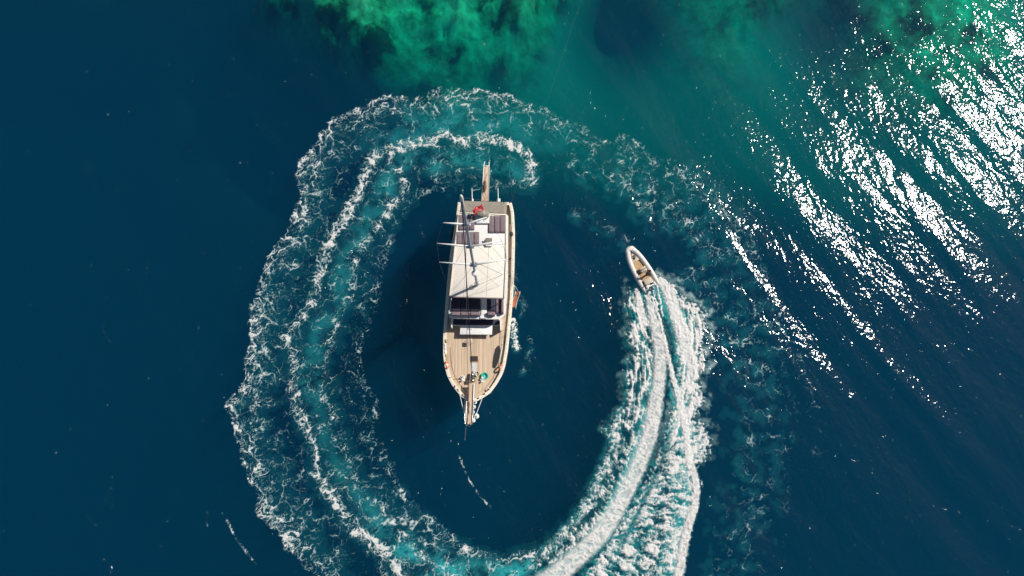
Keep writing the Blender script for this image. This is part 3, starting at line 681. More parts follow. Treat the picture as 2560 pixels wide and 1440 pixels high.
# mast with cap, spreaders, radar, rigging
MBs=V(at(1193,713,ZT)); MT=V(at(1153,491,27.2))
def mpt(t): return MBs.lerp(MT,t)
ms=B(); ms.tube([mpt(i/12) for i in range(13)],[.125-.025*i/12 for i in range(13)],16).build('mast','mast',boat,smooth=True)
mc=B(); mc.tube([mpt(.9),mpt(.905),mpt(.99),mpt(1.0),mpt(1.01)],[.1,.125,.125,.1,.05],14).build('masthead_fitting','white',boat,smooth=True)
hl=B(); p=mpt(.03); hl.torus(p,.2,.03).build('mast_collar','steel',boat,smooth=True)
def proj(p):
    x,y,z=p; dx,dy,dz_=x,y,z-70; f_=dy*SP-dz_*CP; u_=dx/f_; v_=(dy*CP+dz_*SP)/f_; return 1280+u_*F_PX,720-v_*F_PX
def mast_at(py):
    lo,hi=0,1
    for _ in range(40):
        m_=(lo+hi)/2
        if proj(mpt(m_))[1]>py: lo=m_
        else: hi=m_
    return lo
tips=[]
for cyp,(lx,ly),(rx,ry) in ((662,(1098,655.5),(1268,648.5)),(616,(1092,608.5),(1255,602.5)),(561,(1107,557),(1218,543))):
    t=mast_at(cyp); c=mpt(t); row=[]
    for (ex,ey) in ((lx,ly),(rx,ry)):
        e=V(at(ex,ey,c.z+.15)); row.append(e); s_=B(); s_.tube([c,c.lerp(e,.5)+V((0,0,.02)),e],[.085,.075,.045],8).build('spreader','white',boat,smooth=True)
    br=B(); br.box(c,(.62,.34,.12)).build('spreader_bracket','steel',boat,bevel=.02)
    tips.append(row)
t=mast_at(683); c=mpt(t); rd=V(at(1186.5,680,c.z+.55)); r_=B(); r_.lathe((rd.x,rd.y-.12,rd.z-.1),[(.001,0),(.24,.0),(.27,.05),(.27,.17),(.23,.24),(.001,.27)],28).build('radar_dome','white',boat,smooth=True)
r_=B(); r_.box((rd.x,rd.y+.12,rd.z-.12),(.16,.5,.06)).build('radar_bracket','steel',boat)
sp_=B()
for px,py in ((1168,661),(1182,664),(1196,661),(1166,616),(1250,602.5)):
    pass
# standing rigging
def stay(a,b,r,m='wire',nm='stay',sag=0):
    P=[V(a).lerp(V(b),i/8)-V((0,0,sag*math.sin(math.pi*i/8))) for i in range(9)]; B().tube(P,r,6).build(nm,m,boat)
stay(mpt(.985),at(1181,944,2.3),.035,'cable','forestay')
stay(mpt(.8),at(1170,1058,3.1),.018,'wire','forestay')
for k_,(ti) in enumerate((0,1)):
    top=mpt(.97); r1=[row[ti] for row in tips]; foot=V(at((1121,1281)[ti],(720,712)[ti],2.3))
    stay(top,r1[2],.009,nm='shroud'); stay(r1[2],r1[1],.009,nm='shroud'); stay(r1[1],r1[0],.009,nm='shroud'); stay(r1[0],foot,.009,nm='shroud')
    for j,fy in ((.62,690),(.3,745)):
        stay(mpt(j),at((1122,1281)[ti],fy,2.3),.009,nm='shroud')
stay(mpt(.99),at(1160,508,2.6),.009,nm='backstay'); stay(mpt(.99),at(1270,508,2.6),.009,nm='backstay')
stay(mpt(.35),at(1257,686,ZT),.016,nm='shroud')
# bowsprit walkway with rails, guys and bobstay
bz=3.1
bp=B(); P0=[at(1169.5,952,bz),at(1190,952,bz)]; P1=[at(1186,1060,bz+.45),at(1165,1060,bz+.45)]
def bq(px0,px1,px2,px3,py0,py1,z0,z1,th=.08):
    a,b,c,e=at(px0,py0,z0),at(px1,py0,z0),at(px2,py1,z1),at(px3,py1,z1); A=[a,b,c,e]
    return A+[(p[0],p[1],p[2]-th) for p in A],[(0,1,2,3),(7,6,5,4),(0,4,5,1),(1,5,6,2),(2,6,7,3),(3,7,4,0)]
bp.add(*bq(1171,1186,1180,1166,958,1061,bz,bz+.45)).build('bowsprit','plank',boat,bevel=.01)
bb=B()
a=V(at(1166.5,1003,bz+.2));b=V(at(1163.5,1055,bz+.5)); bb.tube([a,b],.07,8)
a=V(at(1185,960,bz+.1));b=V(at(1181,1056,bz+.5)); bb.tube([a,b],.06,8)
bb.each('bowsprit_beam','rim',boat,smooth=True)
ch=B(); ch.tube([V(at(1172.5,952,bz+.05)),V(at(1170.5,1010,bz+.28)),V(at(1170,1032,bz+.36))],.045,8); ch.box(V(at(1170.5,1012,bz+.3)),(.16,.5,.1)); ch.box(V(at(1170.5,1029,bz+.36)),(.2,.25,.12)); ch.build('anchor_chain','brown',boat)
pr=B(); zz=bz+1.1
pr.tube([V(at(1162,1000,bz+.7)),V(at(1161.5,1040,zz)),V(at(1162,1056,zz)),V(at(1166,1064,zz)),V(at(1171.5,1066,zz)),V(at(1177,1064,zz)),V(at(1180,1056,zz)),V(at(1183.5,1000,bz+.7))],.028,8)
for px,py in ((1162,1030),(1162,1056),(1180,1056),(1182,1030),(1166,1064),(1177,1064)):
    a=V(at(px,py,zz-.1)); pr.tube([a,(a.x,a.y,bz+.35)],.02,6)
pr.build('pulpit_rail','steel',boat,smooth=True)
for a,b in (((1149,984,2.8),(1162,1042,3.1)),((1207,992,2.8),(1191,1034,3.1))):
    stay(at(*a),at(*b),.03,'white','bow_guy')
stay(at(1190,1034,3.1),at(1181,1056,3.2),.03,'white','bow_guy')
stay(at(1165,1062,3.2),at(1162,1100,.02),.018,'rope','anchor_line')
# windlass
z=dz(948); wl=B(); c=V(at(1181,944,z)); wl.lathe(c,[(.001,0),(.3,0),(.3,.08),(.17,.14),(.15,.4),(.24,.46),(.24,.56),(.1,.62),(.001,.63)],20)
c2=V(at(1181,952,z)); wl.ball(c2+V((0,0,.35)),.3,16,1,.75,.8); wl.box(c2+V((-.38,-.1,.2)),(.35,.3,.3)); wl.tube([c+V((0,.0,.5)),c+V((0,.55,.42))],[.2,.12],14)
wl.build('windlass','chrome',boat,smooth=True)
def bollard(px,py):
    z=dz(py); c=V(at(px,py,z)); b_=B(); b_.box(c+V((0,0,.03)),(.34,.5,.06))
    for s_ in (-1,1): b_.lathe(c+V((0,s_*.16,0)),[(.07,0),(.06,.3),(.1,.34),(.1,.38),(.001,.4)],14)
    b_.tube([c+V((-.22,0,.24)),c+V((.22,0,.24))],.035,8); b_.build('bollard','white',boat,smooth=False)
bollard(1157.5,946); bollard(1206,949)
# chocks on the bow rail
ck=B()
for px,py in ((1146,975),(1137,966),(1222,972),(1210,985),(1196,995),(1158,988)):
    ck.box(V(at(px,py,zr(py)+.05)),(.26,.12,.09),rz=random.Random(px).random()*3)
ck.each('rail_chock','steel',boat,bevel=.02)
sc_=B()
for side in (-1,1):
    for i in range(2,NS-14,3): 
        p=inset(i,side,.12); sc_.lathe((p.x,p.y,p.z),[(.001,.02),(.035,.02),(.035,0)],8)
sc_.each('stanchion_socket','brown',boat)
# gangplank at the stern, its ropes, davits
gp=B(); z0,z1=2.2,2.6
a,b,c,e=V(at(1204,503,z0)),V(at(1221,503,z0)),V(at(1222.5,415,z1)),V(at(1209.5,415,z1))
gp.add([a,b,c,e]+[p-V((0,0,.07)) for p in (a,b,c,e)],[(0,1,2,3),(7,6,5,4),(0,4,5,1),(1,5,6,2),(2,6,7,3),(3,7,4,0)]); gp.build('gangplank','plank',boat,bevel=.01)
gr=B(); ex=V((0,.02,0))
gr.tube([a+V((0,0,.02)),e+V((0,0,.03)),V(at(1211.8,404,z1))],.045,8); gr.tube([b+V((0,0,.02)),c+V((0,0,.03)),V(at(1222.8,404,z1))],.045,8); gr.tube([e+V((0,0,.01)),c+V((0,0,.01))],.05,8)
gr.build('gangplank_rail','rim',boat,smooth=True)
for pts in (((1208,440,2.9),(1213,450,2.9)),):
    pass
for px in (1180.5,1245.5):
    d_=B(); a=V(at(px,503,2.9)); b=V(at(px-.6,470,3.1)); d_.tube([(a.x,a.y-.3,2.2),a,b],[.06,.05,.03],8); d_.build('davit','white',boat,smooth=True)
    d_=B(); d_.box(V(at(px+(.5 if px<1200 else 1),501,2.75)),(.22 if px<1200 else .36,.36,.25)); d_.build('davit_foot','rim',boat,bevel=.05)
# boarding steps hung on the side (terracotta treads, white cheeks)
bs=[(1294,729,1.75),(1293,737,1.5),(1291.5,740,1.35),(1287,752,1.0),(1285.5,759,.85),(1283.8,768,.7)]
tr=B()
for i in range(5):
    if i in(1,): continue
    a=bs[i];b=bs[i+1]
    A=[at(a[0]-5,a[1],a[2]),at(a[0]+5,a[1],a[2]),at(b[0]+5,b[1],b[2]),at(b[0]-5,b[1],b[2])]
    tr.add(A+[(p[0],p[1],p[2]-.05) for p in A],[(0,1,2,3),(7,6,5,4),(0,4,5,1),(1,5,6,2),(2,6,7,3),(3,7,4,0)])
tr.build('boarding_step','terra',boat)
tr=B()
for s_ in (-5.8,5.8): tr.tube([V(at(a[0]+s_,a[1],a[2]+.05)) for a in bs]+[V(at(1283.8+s_,773,.4))],.04,6)
tr.tube([V(at(1288,729,1.8)),V(at(1284,712,2.3))],.03,6); tr.tube([V(at(1295,729,1.8)),V(at(1290,718,2.0)),V(at(1284,712,2.3))],.02,6)
tr.build('boarding_frame','rim',boat,smooth=True)
# side-deck fittings
fx=B()
for px,py in ((1275,647),(1275,690),(1266,762)): fx.box(V(at(px,py,ZD+.1)),(.3,.1,.12),rz=.6)
fx.each('deck_cleat','brown',boat,bevel=.02)
ladder=B()
for s_ in (0,6): ladder.tube([V(at(1269.5+s_,556,ZD+.2)),V(at(1269.5+s_,578,ZU-.3))],.04,6)
ladder.each('side_ladder','wood',boat)

# ---------------------------------------------------------------- loose things on the gulet
def cushion(px0,py0,px1,py1,z,h,label,m='mauve',group=None,cat='mattress',name='sun_mattress',sk=0):
    P=[at(px0,py1,z+h),at(px1,py1+sk*(px1-px0),z+h),at(px1,py0+sk*(px1-px0),z+h),at(px0,py0,z+h)]; c=V(at((px0+px1)/2,(py0+py1)/2,z+h)); c.z=z
    b_=MB(c); n=6; vs=[]
    P=[V(p) for p in P]; g=.015
    for j in range(n+1):
        for i in range(n+1):
            t=g+(1-2*g)*i/n;u=g+(1-2*g)*j/n; p=P[0].lerp(P[1],t).lerp(P[3].lerp(P[2],t),u); e=min(i,n-i,j,n-j); p.z=z+h-(.035 if e==0 else 0)+.012*math.sin(i*2.1+px0)*math.cos(j*1.7+py0); vs.append(p)
    k0=len(vs); per=[i for i in range(n+1)]+[j*(n+1)+n for j in range(1,n+1)]+[n*(n+1)+i for i in range(n-1,-1,-1)]+[j*(n+1) for j in range(n-1,0,-1)]
    vs+=[V((vs[i].x,vs[i].y,z)) for i in per]; m_=len(per)
    fs=[(j*(n+1)+i,j*(n+1)+i+1,(j+1)*(n+1)+i+1,(j+1)*(n+1)+i) for j in range(n) for i in range(n)]+[(per[(i+1)%m_],per[i],k0+i,k0+(i+1)%m_) for i in range(m_)]+[tuple(k0+i for i in range(m_))]
    o=b_.add(vs,fs).build(name,m,smooth=True); return tag(o,label,cat,group)
G='mauve sun mattresses laid out on the white sun deck'
zt=ZT+.03
for i,(a,b,l) in enumerate(((1146,1158,'narrow mauve mattress beside the mast at the stern corner of the sun deck'),(1158.5,1172,'mauve mattress lying directly under the top spreader'),(1172.5,1186,'mauve mattress between the mast and the rolled canvas'))):
    cushion(a,536.5,b,575,zt,.14,l,group=G)
for i,(a,b,l) in enumerate(((1141,1154,'mauve mattress on the outer edge of the four beside the mast'),(1154.5,1168.5,'mauve mattress crossed by the dark forestay cable, beside the mast'),(1169,1184,'mauve mattress half hidden beneath the leaning mast'),(1184.5,1198,'mauve mattress on the inner end of the row of four by the mast'))):
    cushion(a,579,b,611,zt,.14,l,group=G)
for i,(a,b,l) in enumerate(((1221,1235,'mauve mattress of the trio right of the canvas roll, its inner one'),(1235.5,1249,'mauve mattress in the middle of the trio right of the canvas roll'),(1249.5,1262.5,'mauve mattress of the trio nearest the side deck railing'))):
    cushion(a,538.5,b,582,zt,.14,l,group=G,sk=.03)
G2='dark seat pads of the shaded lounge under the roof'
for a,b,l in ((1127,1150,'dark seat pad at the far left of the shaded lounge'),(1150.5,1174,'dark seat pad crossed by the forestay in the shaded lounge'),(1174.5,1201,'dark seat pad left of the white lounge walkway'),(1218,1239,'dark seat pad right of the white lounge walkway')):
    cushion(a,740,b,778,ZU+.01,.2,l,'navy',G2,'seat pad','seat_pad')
cushion(1239.5,740,1252,784,ZU+.01,.22,'sunlit mauve side pad right of the lounge','mauve',None,'seat pad','seat_pad')
G3='mauve backrest cushions along the front of the lounge'
for a,b,l in ((1127,1150,'sunlit mauve backrest cushion at the left end of the lounge front'),(1150.5,1174,'sunlit mauve backrest cushion behind the forestay cable'),(1174.5,1200,'sunlit mauve backrest cushion just left of the white walkway'),(1218,1238,'sunlit mauve backrest cushion just right of the white walkway')):
    cushion(a,779,b,788,ZU+.01,.6,l,'mauve',G3,'backrest cushion','backrest_cushion',sk=.02)
cushion(1253,742,1259,784,ZU+.01,.6,'long mauve bolster along the right side of the lounge','mauve',None,'bolster','bolster')
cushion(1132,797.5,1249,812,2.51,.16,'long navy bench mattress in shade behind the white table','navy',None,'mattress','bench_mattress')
# table
TZ=2.8; tb=thing('deck_table','long white rectangular table on the teak foredeck','table',V(at(1190,826,ZD+.04))*1)
def T(): return MB(tb.location)
T().prism([at(1149.5,836,TZ),at(1230,836.5,TZ),at(1231,814,TZ),at(1151,813,TZ)],TZ-.07,TZ).build('table_top','white',tb,bevel=.015)
for px in (1158,1222):
    for py in (818,833):
        a=V(at(px,py,TZ-.07)); T().tube([(a.x,a.y,ZD+.03),(a.x,a.y,TZ-.06)],.03,8).build('leg','steel',tb,smooth=True)
c=V(at(1175,822.5,TZ)); o=MB(c).box((c.x,c.y,c.z+.025),(.46,.14,.05)).build('menu_box','board',bevel=.01); tag(o,'small white flat box lying on the white table','box')
# pedestal
c=V(at(1178,858,ZD+.04)); ps=thing('deck_stool','small square tan stool standing forward of the white table','stool',c)
Z=.75
def S(): return MB(c)
tp=V(at(1175,852,ZD+Z)); c_=V((tp.x,tp.y,ZD+Z))
S().box(c_,(.42,.42,.05)).build('seat','beige',ps,bevel=.02)
for sx in (-1,1):
    for sy in (-1,1): S().tube([c_+V((sx*.17,sy*.17,-.02)),(c_.x+sx*.2,c_.y+sy*.2,ZD+.03)],.02,6).build('leg','wood',ps)
# canvas roll on the sun deck
c=V(at(1207,538,ZT+.3)); c.z=ZT; cr=thing('canvas_roll','thick grey canvas roll strapped on top of a white box by the flag','canvas roll',c)
q=MB(c); q.box((c.x,c.y-.35,ZT+.14),(1.25,.85,.28)); q.build('box_base','white',cr,bevel=.03)
q=MB(c); q.tube([V((c.x-.58,c.y+.05,ZT+.5)),V((c.x-.5,c.y+.05,ZT+.5)),V((c.x,c.y+.03,ZT+.5)),V((c.x+.5,c.y,ZT+.5)),V((c.x+.58,c.y,ZT+.5))],[.2,.32,.33,.32,.2],18).build('canvas','taupe',cr,smooth=True)
q=MB(c); q.torus((c.x+.12,c.y+.03,ZT+.5),.335,.03,Matrix.Rotation(math.pi/2,3,'Y')); q.box((c.x+.12,c.y-.5,ZT+.3),(.07,.5,.03),rx=.3); q.build('strap','board',cr)
# flag
fp=V(at(1219,494,3.0)); tp=V(at(1203,515,6.9)); fg=thing('flag','crumpled red flag with white crescent and star on a stern staff','flag',fp)
MB(fp).tube([fp,V(at(1186,534,8.2))],.022,6).build('flagstaff','wood',fg)
tl=V(at(1206,513.5,7.3)); br=V(at(1185,529,7.0))
fb=MB(fp); n=16;m_=8; vs=[]
ax=(br-tl); ax.z=0; ax.normalize(); pe=V((-ax.y,ax.x,0))
LW=1.05
def fpt(u,v,dz_=0):
    return tl+ax*(u*LW)+pe*((v-.5)*.42+.1*math.sin(u*9))+V((0,0,-.5*abs(v-.3)+.12*math.sin(u*8+v*4)+dz_))
for j in range(m_+1):
    for i in range(n+1): vs.append(fpt(i/n,j/m_))
fb.add(vs,[(j*(n+1)+i,j*(n+1)+i+1,(j+1)*(n+1)+i+1,(j+1)*(n+1)+i) for j in range(m_) for i in range(n)]).build('flag_cloth','red',fg,smooth=True)
em=MB(fp); vs=[];fs=[]; n=14
for i in range(n+1):
    a=.6+(2*math.pi-1.2)*i/n; r1=.15; r0=.15-.055*math.sin(math.pi*i/n)-.004
    for r in (r1,r0): vs.append(fpt(.33+r*math.cos(a)/1.05,.5+r*math.sin(a)/.55,.012))
fs=[(2*i,2*i+1,2*i+3,2*i+2) for i in range(n)]; em.add(vs,fs)
ps_=[fpt(.52+(.06 if k%2==0 else .025)*math.cos(k*math.pi/5+math.pi),.5+(.11 if k%2==0 else .045)*math.sin(k*math.pi/5+math.pi),.014) for k in range(10)]
em.add(ps_,[tuple(range(10))]); em.build('crescent_emblem','white',fg)
# lifebuoys on the bow rails
def buoy(px,py,tilt,label):
    z=zr(py)+.1; c=V(at(px,py,z)); t=thing('lifebuoy',label,'lifebuoy',c,group='orange lifebuoys hung on the bow rails')
    m=Matrix.Rotation(tilt,3,'Z')@Matrix.Rotation(R(78),3,'Y')
    q=MB(c); q.torus(c,.29,.075,m); q.build('ring','orange',t,smooth=True)
    for k in range(4):
        q=MB(c); q.torus(c,.29,.079,m,n=5,a0=k*math.pi/2-.17,a1=k*math.pi/2+.17); q.build('band','board',t,smooth=True)
buoy(1117.5,912,R(10),'orange lifebuoy on the bow rail beyond the row of pale fenders'); buoy(1252.5,919,R(-22),'orange lifebuoy on the bow rail below the paddleboard')
# paddleboard on edge
pb=V(at(1254.5,885,1.6)); t=thing('paddleboard','pale paddleboard standing on edge against the rail beside the foredeck','paddleboard',pb)
A=V(at(1256.5,857,2.3)); Bv=V(at(1246,915,2.3)); ax=(Bv-A); ax.z=0; LL=ax.length; ax.normalize(); pe=V((ax.y,-ax.x,0))
q=MB(pb); n=18; vs=[];fs=[]
for i in range(n+1):
    u=i/n; hh_=.40*max(0,(1-abs(2*u-1)**2.6))**.6+.01; c=A+ax*(LL*u); zc=2.55
    for s_,zz in ((-1,hh_),(1,hh_),(1,-hh_),(-1,-hh_)): vs.append(V((c.x,c.y,zc+zz))+pe*(.055*s_)+pe*(-.12*zz))
for i in range(n):
    for j in range(4): fs.append((i*4+j,i*4+(j+1)%4,(i+1)*4+(j+1)%4,(i+1)*4+j))
fs+= [(0,1,2,3),(n*4+3,n*4+2,n*4+1,n*4)]
q.add(vs,fs).build('board','board',t,bevel=.015)
q=MB(pb)
for u in (.12,.5,.86): c=A+ax*(LL*u); q.box((c.x,c.y,2.6),(.16,.1,.5),rz=math.atan2(ax.y,ax.x))
q.each('strap','olive',t)
# fenders in the left rail rack
fl_=[(1115,853,'olive','small olive pointed fender at the aft end of the rail rack'),(1112.5,862,'board','short white fender stowed second in the rail rack'),(1113,871,'board','white fender in the middle of the rail rack, streaked grey'),(1113.5,880,'fender','round ended white fender fourth along the rail rack'),(1115,890,'olive','white and olive fender just aft of the lifebuoy'),(1116.5,899,'olive','olive fender touching the orange lifebuoy on the rail')]
for px,py,m_,l in fl_:
    c=V(at(px,py,2.3)); a=R(80 if py<895 else 70); o=MB(c).tube([c+V((math.cos(a)*x_,-math.sin(a)*x_,0)) for x_ in (-.2,-.15,-.05,.1,.17,.2)],[.03,.1,.12,.12,.09,.03],12).build('rail_fender',m_,smooth=True); tag(o,l,'fender','fenders stowed along the rail rack')
# ball fenders at the bowsprit
G4='round white fenders hanging under the bowsprit'
bf=[(1187.5,1006,.19,'white ball fender closest to the bow, tucked beside the bowsprit'),(1185,1018,.2,'white ball fender second down on the speedboat side of the bowsprit'),(1182.5,1030,.18,'white ball fender half hidden under the bowsprit, beside the biggest ball'),(1191,1040.5,.27,'biggest white ball fender hanging beside the bowsprit'),(1183,1051,.23,'white ball fender nearest the bowsprit tip on the lit side'),(1163.5,1018,.2,'white ball fender alone on the shaded side of the bowsprit, higher up'),(1165,1029,.15,'small white ball fender on the shaded side, mostly under the bowsprit'),(1162,1044,.17,'dim white ball fender lowest on the shaded side of the bowsprit')]
for px,py,r_,l in bf:
    c=V(at(px,py,2.35)); t=thing('ball_fender',l,'fender',c,group=G4)
    MB(c).ball(c,r_,18).build('ball','fender',t,smooth=True); MB(c).lathe(c+V((0,0,r_*.94)),[(.07,0),(.065,.07),(.02,.1)],10).build('eye','brown',t,smooth=True)
    MB(c).tube([c+V((0,0,r_)),V(at(1176 if px>1172 else 1168,py-3,3.15))],.015,5).build('lanyard','rope',t)
# green basin
c=V(at(1212,940,dz(938))); t=thing('green_basin','round green plastic basin on the foredeck','basin',c)
MB(c).lathe(c,[(.001,.02),(.22,.02),(.31,.26),(.35,.26),(.345,.28),(.3,.28),(.2,.05),(.001,.05)],28).build('bowl','green',t,smooth=True)
MB(c).ball(c+V((-.05,-.04,.1)),.08).build('sponge','board',t,smooth=True)
# rope coil near the windlass
c=V(at(1193,935,dz(935))); t=MB(c)
for k in range(4): t.torus(c+V((0,0,.03+.03*k)),.2+.02*(k%2),.028,Matrix.Diagonal((.75,1.15,1)))
t=t.build('rope_coil','rope',smooth=True); tag(t,'coil of pale rope on deck beside the windlass','rope')
# spindle bundle on gangplank
c=V(at(1212.5,466,2.5)); t=thing('boathook_bundle','dark brown spindle shaped bundle lashed on the pale gangplank','bundle',c)
a=V(at(1213,449,2.6));b=V(at(1211.5,481,2.55)); MB(c).tube([a.lerp(b,i/8) for i in range(9)],[.02,.07,.12,.15,.165,.17,.14,.09,.02],10).build('cover','brown',t,smooth=True)
MB(c).tube([V(at(1207,461,2.68)),V(at(1217,461,2.68))],.02,6).build('tie','rope',t)
MB(c).tube([V(at(1219,433,2.6)),a,],.014,5).build('lashing','brown',t); MB(c).tube([b,V(at(1217.5,494,2.5)),V(at(1203,505,2.9))],.014,5).build('lashing','brown',t)
# outboard clamped to the rail (right), black tyres hung on the left quarter
c=V(at(1279,585,2.4)); t=thing('outboard_motor','black and grey outboard motor clamped on the side rail near the stern','outboard motor',c)
MB(c).ball(c+V((.0,-.1,.28)),.24,14,.8,1.25,.9).build('cowling','black',t,smooth=True)
MB(c).box(c+V((.05,.25,.05)),(.16,.5,.16),rz=.2).build('bracket','beige',t,bevel=.02)
MB(c).tube([c+V((.12,-.15,.1)),c+V((.22,-.3,-.7)),c+V((.2,-.35,-1.1))],[.09,.07,.05],8).build('leg_shaft','cowl',t,smooth=True)
MB(c).tube([c+V((-.05,.1,.3)),c+V((-.12,.6,.35))],.03,6).build('tiller','steel',t)
q=MB(c); q.torus(c+V((-.02,.5,.1)),.17,.03,Matrix.Rotation(.5,3,'Y')); q.build('hose_loop','board',t,smooth=True)
for px,py,l in ((1134.5,577,'black tyre fender nearer the stern on the hull side'),(1131,593,'black tyre fender lower down the hull side beside the mattresses')):
    c=V(at(px,py,1.6)); o=MB(c).torus(c,.3,.14,Matrix.Rotation(R(80),3,'Y')).build('tyre_fender','black',smooth=True); tag(o,l,'fender','black tyre fenders on the hull side')
# stern mooring line
p0=V(at(1276,512,2.3)); p1=V(at(1460,-20,.6)); q=MB(p0); q.tube([p0.lerp(p1,i/30)-V((0,0,.9*math.sin(math.pi*i/30))) for i in range(31)],.004,6); o=q.build('mooring_line','wetrope'); tag(o,'thin wet mooring line running from the stern towards the shore','rope')

# ---------------------------------------------------------------- the inflatable speedboat
F=V((-.482,.876,0)); rc=V(at(1602,673.5,.35)); rc.z=0
rib=thing('speedboat','small pale rigid inflatable boat speeding with white wake behind','boat',rc,math.atan2(F.y,F.x))
def Q(): return MB()
path=[]; ns=30
for i in range(ns+1):   # starboard tube tip -> bow -> port tube tip ; x forward, y left
    t=i/ns*2-1; a=abs(t); s_=1 if t>0 else -1
    x=2.38-4.7*max(0,(a-.13))/.87; 
    y=.80*min(1,(1-((x+2.4)/4.78)**3.6 if x>-2.4 else 1))**.56 if a>.13 else .235*a/.13
    y=max(y,.235*min(1,a/.13)) if a<=.2 else max(y,.235)
    z=.42+.22*max(0,(x-.3)/2.1)**2
    path.append(V((x,y*s_,z)))
rad=[.26]*len(path)
for k_,r_ in ((0,.03),(1,.15),(2,.21)): rad[k_]=r_; rad[-1-k_]=r_
Q().tube(path,rad,14).build('inflatable_tube','tube',rib,smooth=True)
# rubbing strake & seam lines
q=Q(); q.tube([p+V((0,(.232 if p.y>0 else -.232) if abs(p.y)>.3 else 0,0))+V(((.23 if abs(p.y)<.3 else 0),0,0)) for p in path[2:-2]],.03,6); q.build('rub_strake','tgrey',rib,smooth=True)
q=Q(); q.tube([V((p.x-(.1 if abs(p.y)<.3 else 0),p.y*.9,p.z+.232)) for p in path[3:-3]],.02,6); q.build('grab_line','rope',rib,smooth=True)
hp=[(2.1,0),(1.7,.3),(.9,.55),(-.5,.62),(-1.95,.62),(-1.95,-.62),(-.5,-.62),(.9,-.55),(1.7,-.3)]
q=Q(); q.add([(x,y,.36) for x,y in hp]+[(x*.95,y*.75,-.05) for x,y in hp]+[(1.6,0,-.3),(-1.9,0,-.3)],[tuple(range(9))]+[(i,(i+1)%9,9+(i+1)%9,9+i) for i in range(9)]+[(9+i,9+(i+1)%9,18 if i in(0,1,2,6,7,8) else 19) for i in range(9)]); q.build('hull','white',rib)
Q().prism([(.95,.45),(-1.3,.5),(-1.3,-.5),(.95,-.45)][::-1],.365,.38).build('sole','tan',rib)
Q().prism([(1.9,.0),(1.6,.22),(.96,.45),(.96,-.45),(1.6,-.22)],.37,.52).build('bow_locker','beige',rib,bevel=.02)
q=Q(); q.torus((1.45,0,.62),.14,.03); q.ball((1.3,.05,.58),.1,10,1.3,.8,.7); q.tube([(1.55,-.1,.6),(1.15,.1,.62)],.03,6); q.build('anchor','black',rib,smooth=True)
Q().box((-.16,-.07,.72),(.5,.62,.68),ry=-.06).build('console','beige',rib,bevel=.04)
Q().torus((-.46,-.1,1.03),.15,.02,Matrix.Rotation(R(-35),3,'Y')).build('steering_wheel','board',rib,smooth=True)
Q().box((-.18,-.07,1.12),(.04,.5,.26),ry=.35).build('windscreen','tgrey',rib,bevel=.01)
Q().box((-1.42,.06,.62),(.55,.9,.46)).build('seat','beige',rib,bevel=.05)
Q().box((-1.72,.06,.9),(.1,.9,.3)).build('backrest','white',rib,bevel=.04)
Q().box((-1.98,0,.42),(.12,1.02,.5)).build('transom','white',rib,bevel=.02)
q=Q(); 
for s_ in(-1,1): q.box((-1.95,s_*.42,.6),(.45,.22,.2))
q.build('stern_step','tube',rib,bevel=.04)
mo=Q(); mo.ball((-2.28,.03,.88),.2,14,1.35,.85,1.0); om=mo.build('outboard','cowl',rib,smooth=True)
Q().tube([(-2.25,.03,.75),(-2.32,.03,.1),(-2.34,.03,-.35)],[.13,.08,.06],10).build('drive_leg','tgrey',om,smooth=True)
q=Q(); q.tube([(-1.75,.45,.6),(-1.75,.45,1.25),(-1.75,-.4,1.25),(-1.75,-.4,.6)],.025,8); q.build('stern_rail','steel',rib,smooth=True)
# driver: standing at the wheel, bent slightly forward
def skinned(name,nodes,edges,m,parent,root=0,sub=2,loc=(0,0,0),rz=0):
    me=bpy.data.meshes.new(name); me.from_pydata([n_[:3] for n_ in nodes],edges,[]); me.update(); me.materials.append(M[m])
    o=bpy.data.objects.new(name,me); C.objects.link(o); o.parent=parent; o.location=loc
    sk=o.modifiers.new('skin','SKIN'); sk.use_smooth_shade=True
    for i,n_ in enumerate(nodes):
        r=n_[3]; me.skin_vertices[0].data[i].radius=(r,n_[4] if len(n_)>4 else r); me.skin_vertices[0].data[i].use_root=(i==root)
    s_=o.modifiers.new('sub','SUBSURF'); s_.levels=sub; s_.render_levels=sub
    return o
pc=F*(-.82)+V((F.y,-F.x,0))*.22+rc+V((0,0,.385))
pn=thing('person','person in dark plum top and dark hair standing at the speedboat wheel','person',pc,math.atan2(F.y,F.x))
nd=[(-.06,0,.93,.14,.1)]; ed=[]
def add(p,*n_):
    i=p
    for q_ in n_: nd.append(q_); ed.append((i,len(nd)-1)); i=len(nd)-1
    return i
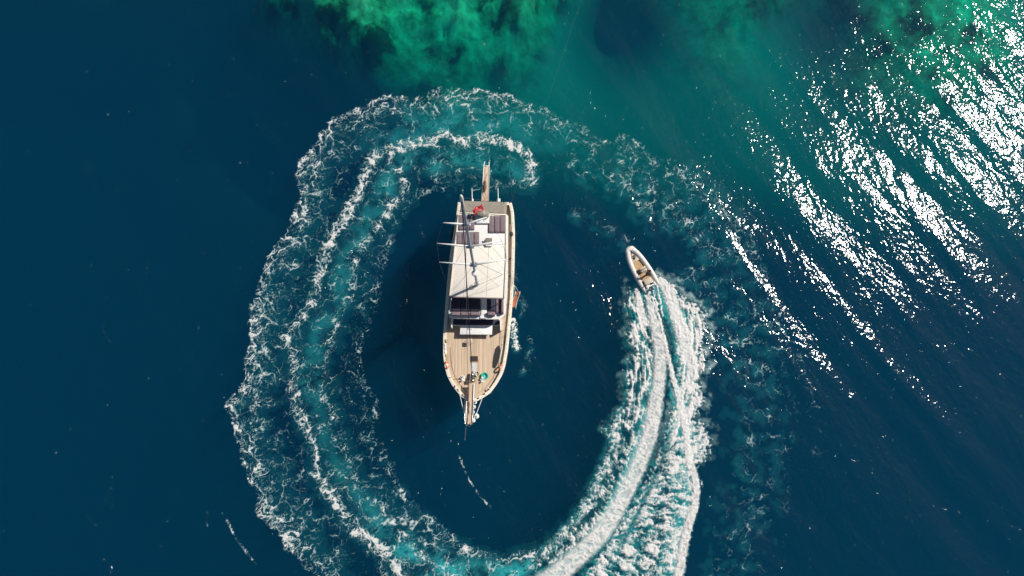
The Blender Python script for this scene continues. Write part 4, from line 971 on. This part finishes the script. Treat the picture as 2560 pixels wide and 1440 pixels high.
ch_=add(0,(-.03,0,1.1,.13,.1),(.03,0,1.3,.16,.11),(.07,0,1.42,.13,.08)); nk=add(ch_,(.09,0,1.5,.055),(.13,0,1.58,.075,.08),(.14,0,1.66,.1,.085),(.14,0,1.74,.07))
for s_ in (-1,1):
    add(0,(-.05,s_*.1,.86,.1),(.06,s_*.14,.5,.065),(-.04,s_*.16,.1,.045),(-.04,s_*.16,.04,.045),(.12,s_*.18,.03,.035))
    w_=add(ch_,(.05,s_*.19,1.4,.065),(.16,s_*.27,1.14,.045),(.34,s_*.15,.98,.03),(.41,s_*.13,.99,.032,.02))
    for k_ in range(4): add(w_,(.45,s_*(.13+.022*(k_-1.5)),.995,.009),(.47+.004*(k_%2),s_*(.13+.024*(k_-1.5)),.97,.008),(.455,s_*(.13+.024*(k_-1.5)),.945,.007))
    add(w_,(.42,s_*.09,1.0,.01),(.45,s_*.08,.985,.008))
skinned('body',nd,ed,'skin',pn,sub=1)
nd=[(-.06,0,.9,.165,.125)];ed=[]; ch_=add(0,(-.03,0,1.1,.155,.125),(.03,0,1.3,.19,.135),(.07,0,1.41,.15,.1))
for s_ in(-1,1): add(ch_,(.05,s_*.19,1.39,.085),(.16,s_*.27,1.15,.062),(.27,s_*.2,1.04,.05))
skinned('shirt',nd,ed,'shirt',pn)
nd=[(-.06,0,.9,.155,.12)];ed=[]
for s_ in(-1,1): add(0,(-.05,s_*.1,.82,.115),(.06,s_*.14,.5,.085),(-.04,s_*.16,.12,.065))
skinned('trousers',nd,ed,'jeans',pn)
hr=MB(); hr.ball((.12,0,1.7),.115,16,1.12,.98,1.05); hr.ball((.03,0,1.62),.09,12,.9,1,1.3); hr.build('hair','hair',pn,smooth=True)
fc=MB(); fc.ball((.245,0,1.66),.02,8,1,.7,1.2); fc.ball((.215,.035,1.69),.012,8); fc.ball((.215,-.035,1.69),.012,8); fc.ball((.14,.1,1.66),.025,8,.7,.4,1.2); fc.ball((.14,-.1,1.66),.025,8,.7,.4,1.2); fc.build('face','skin',pn,smooth=True)
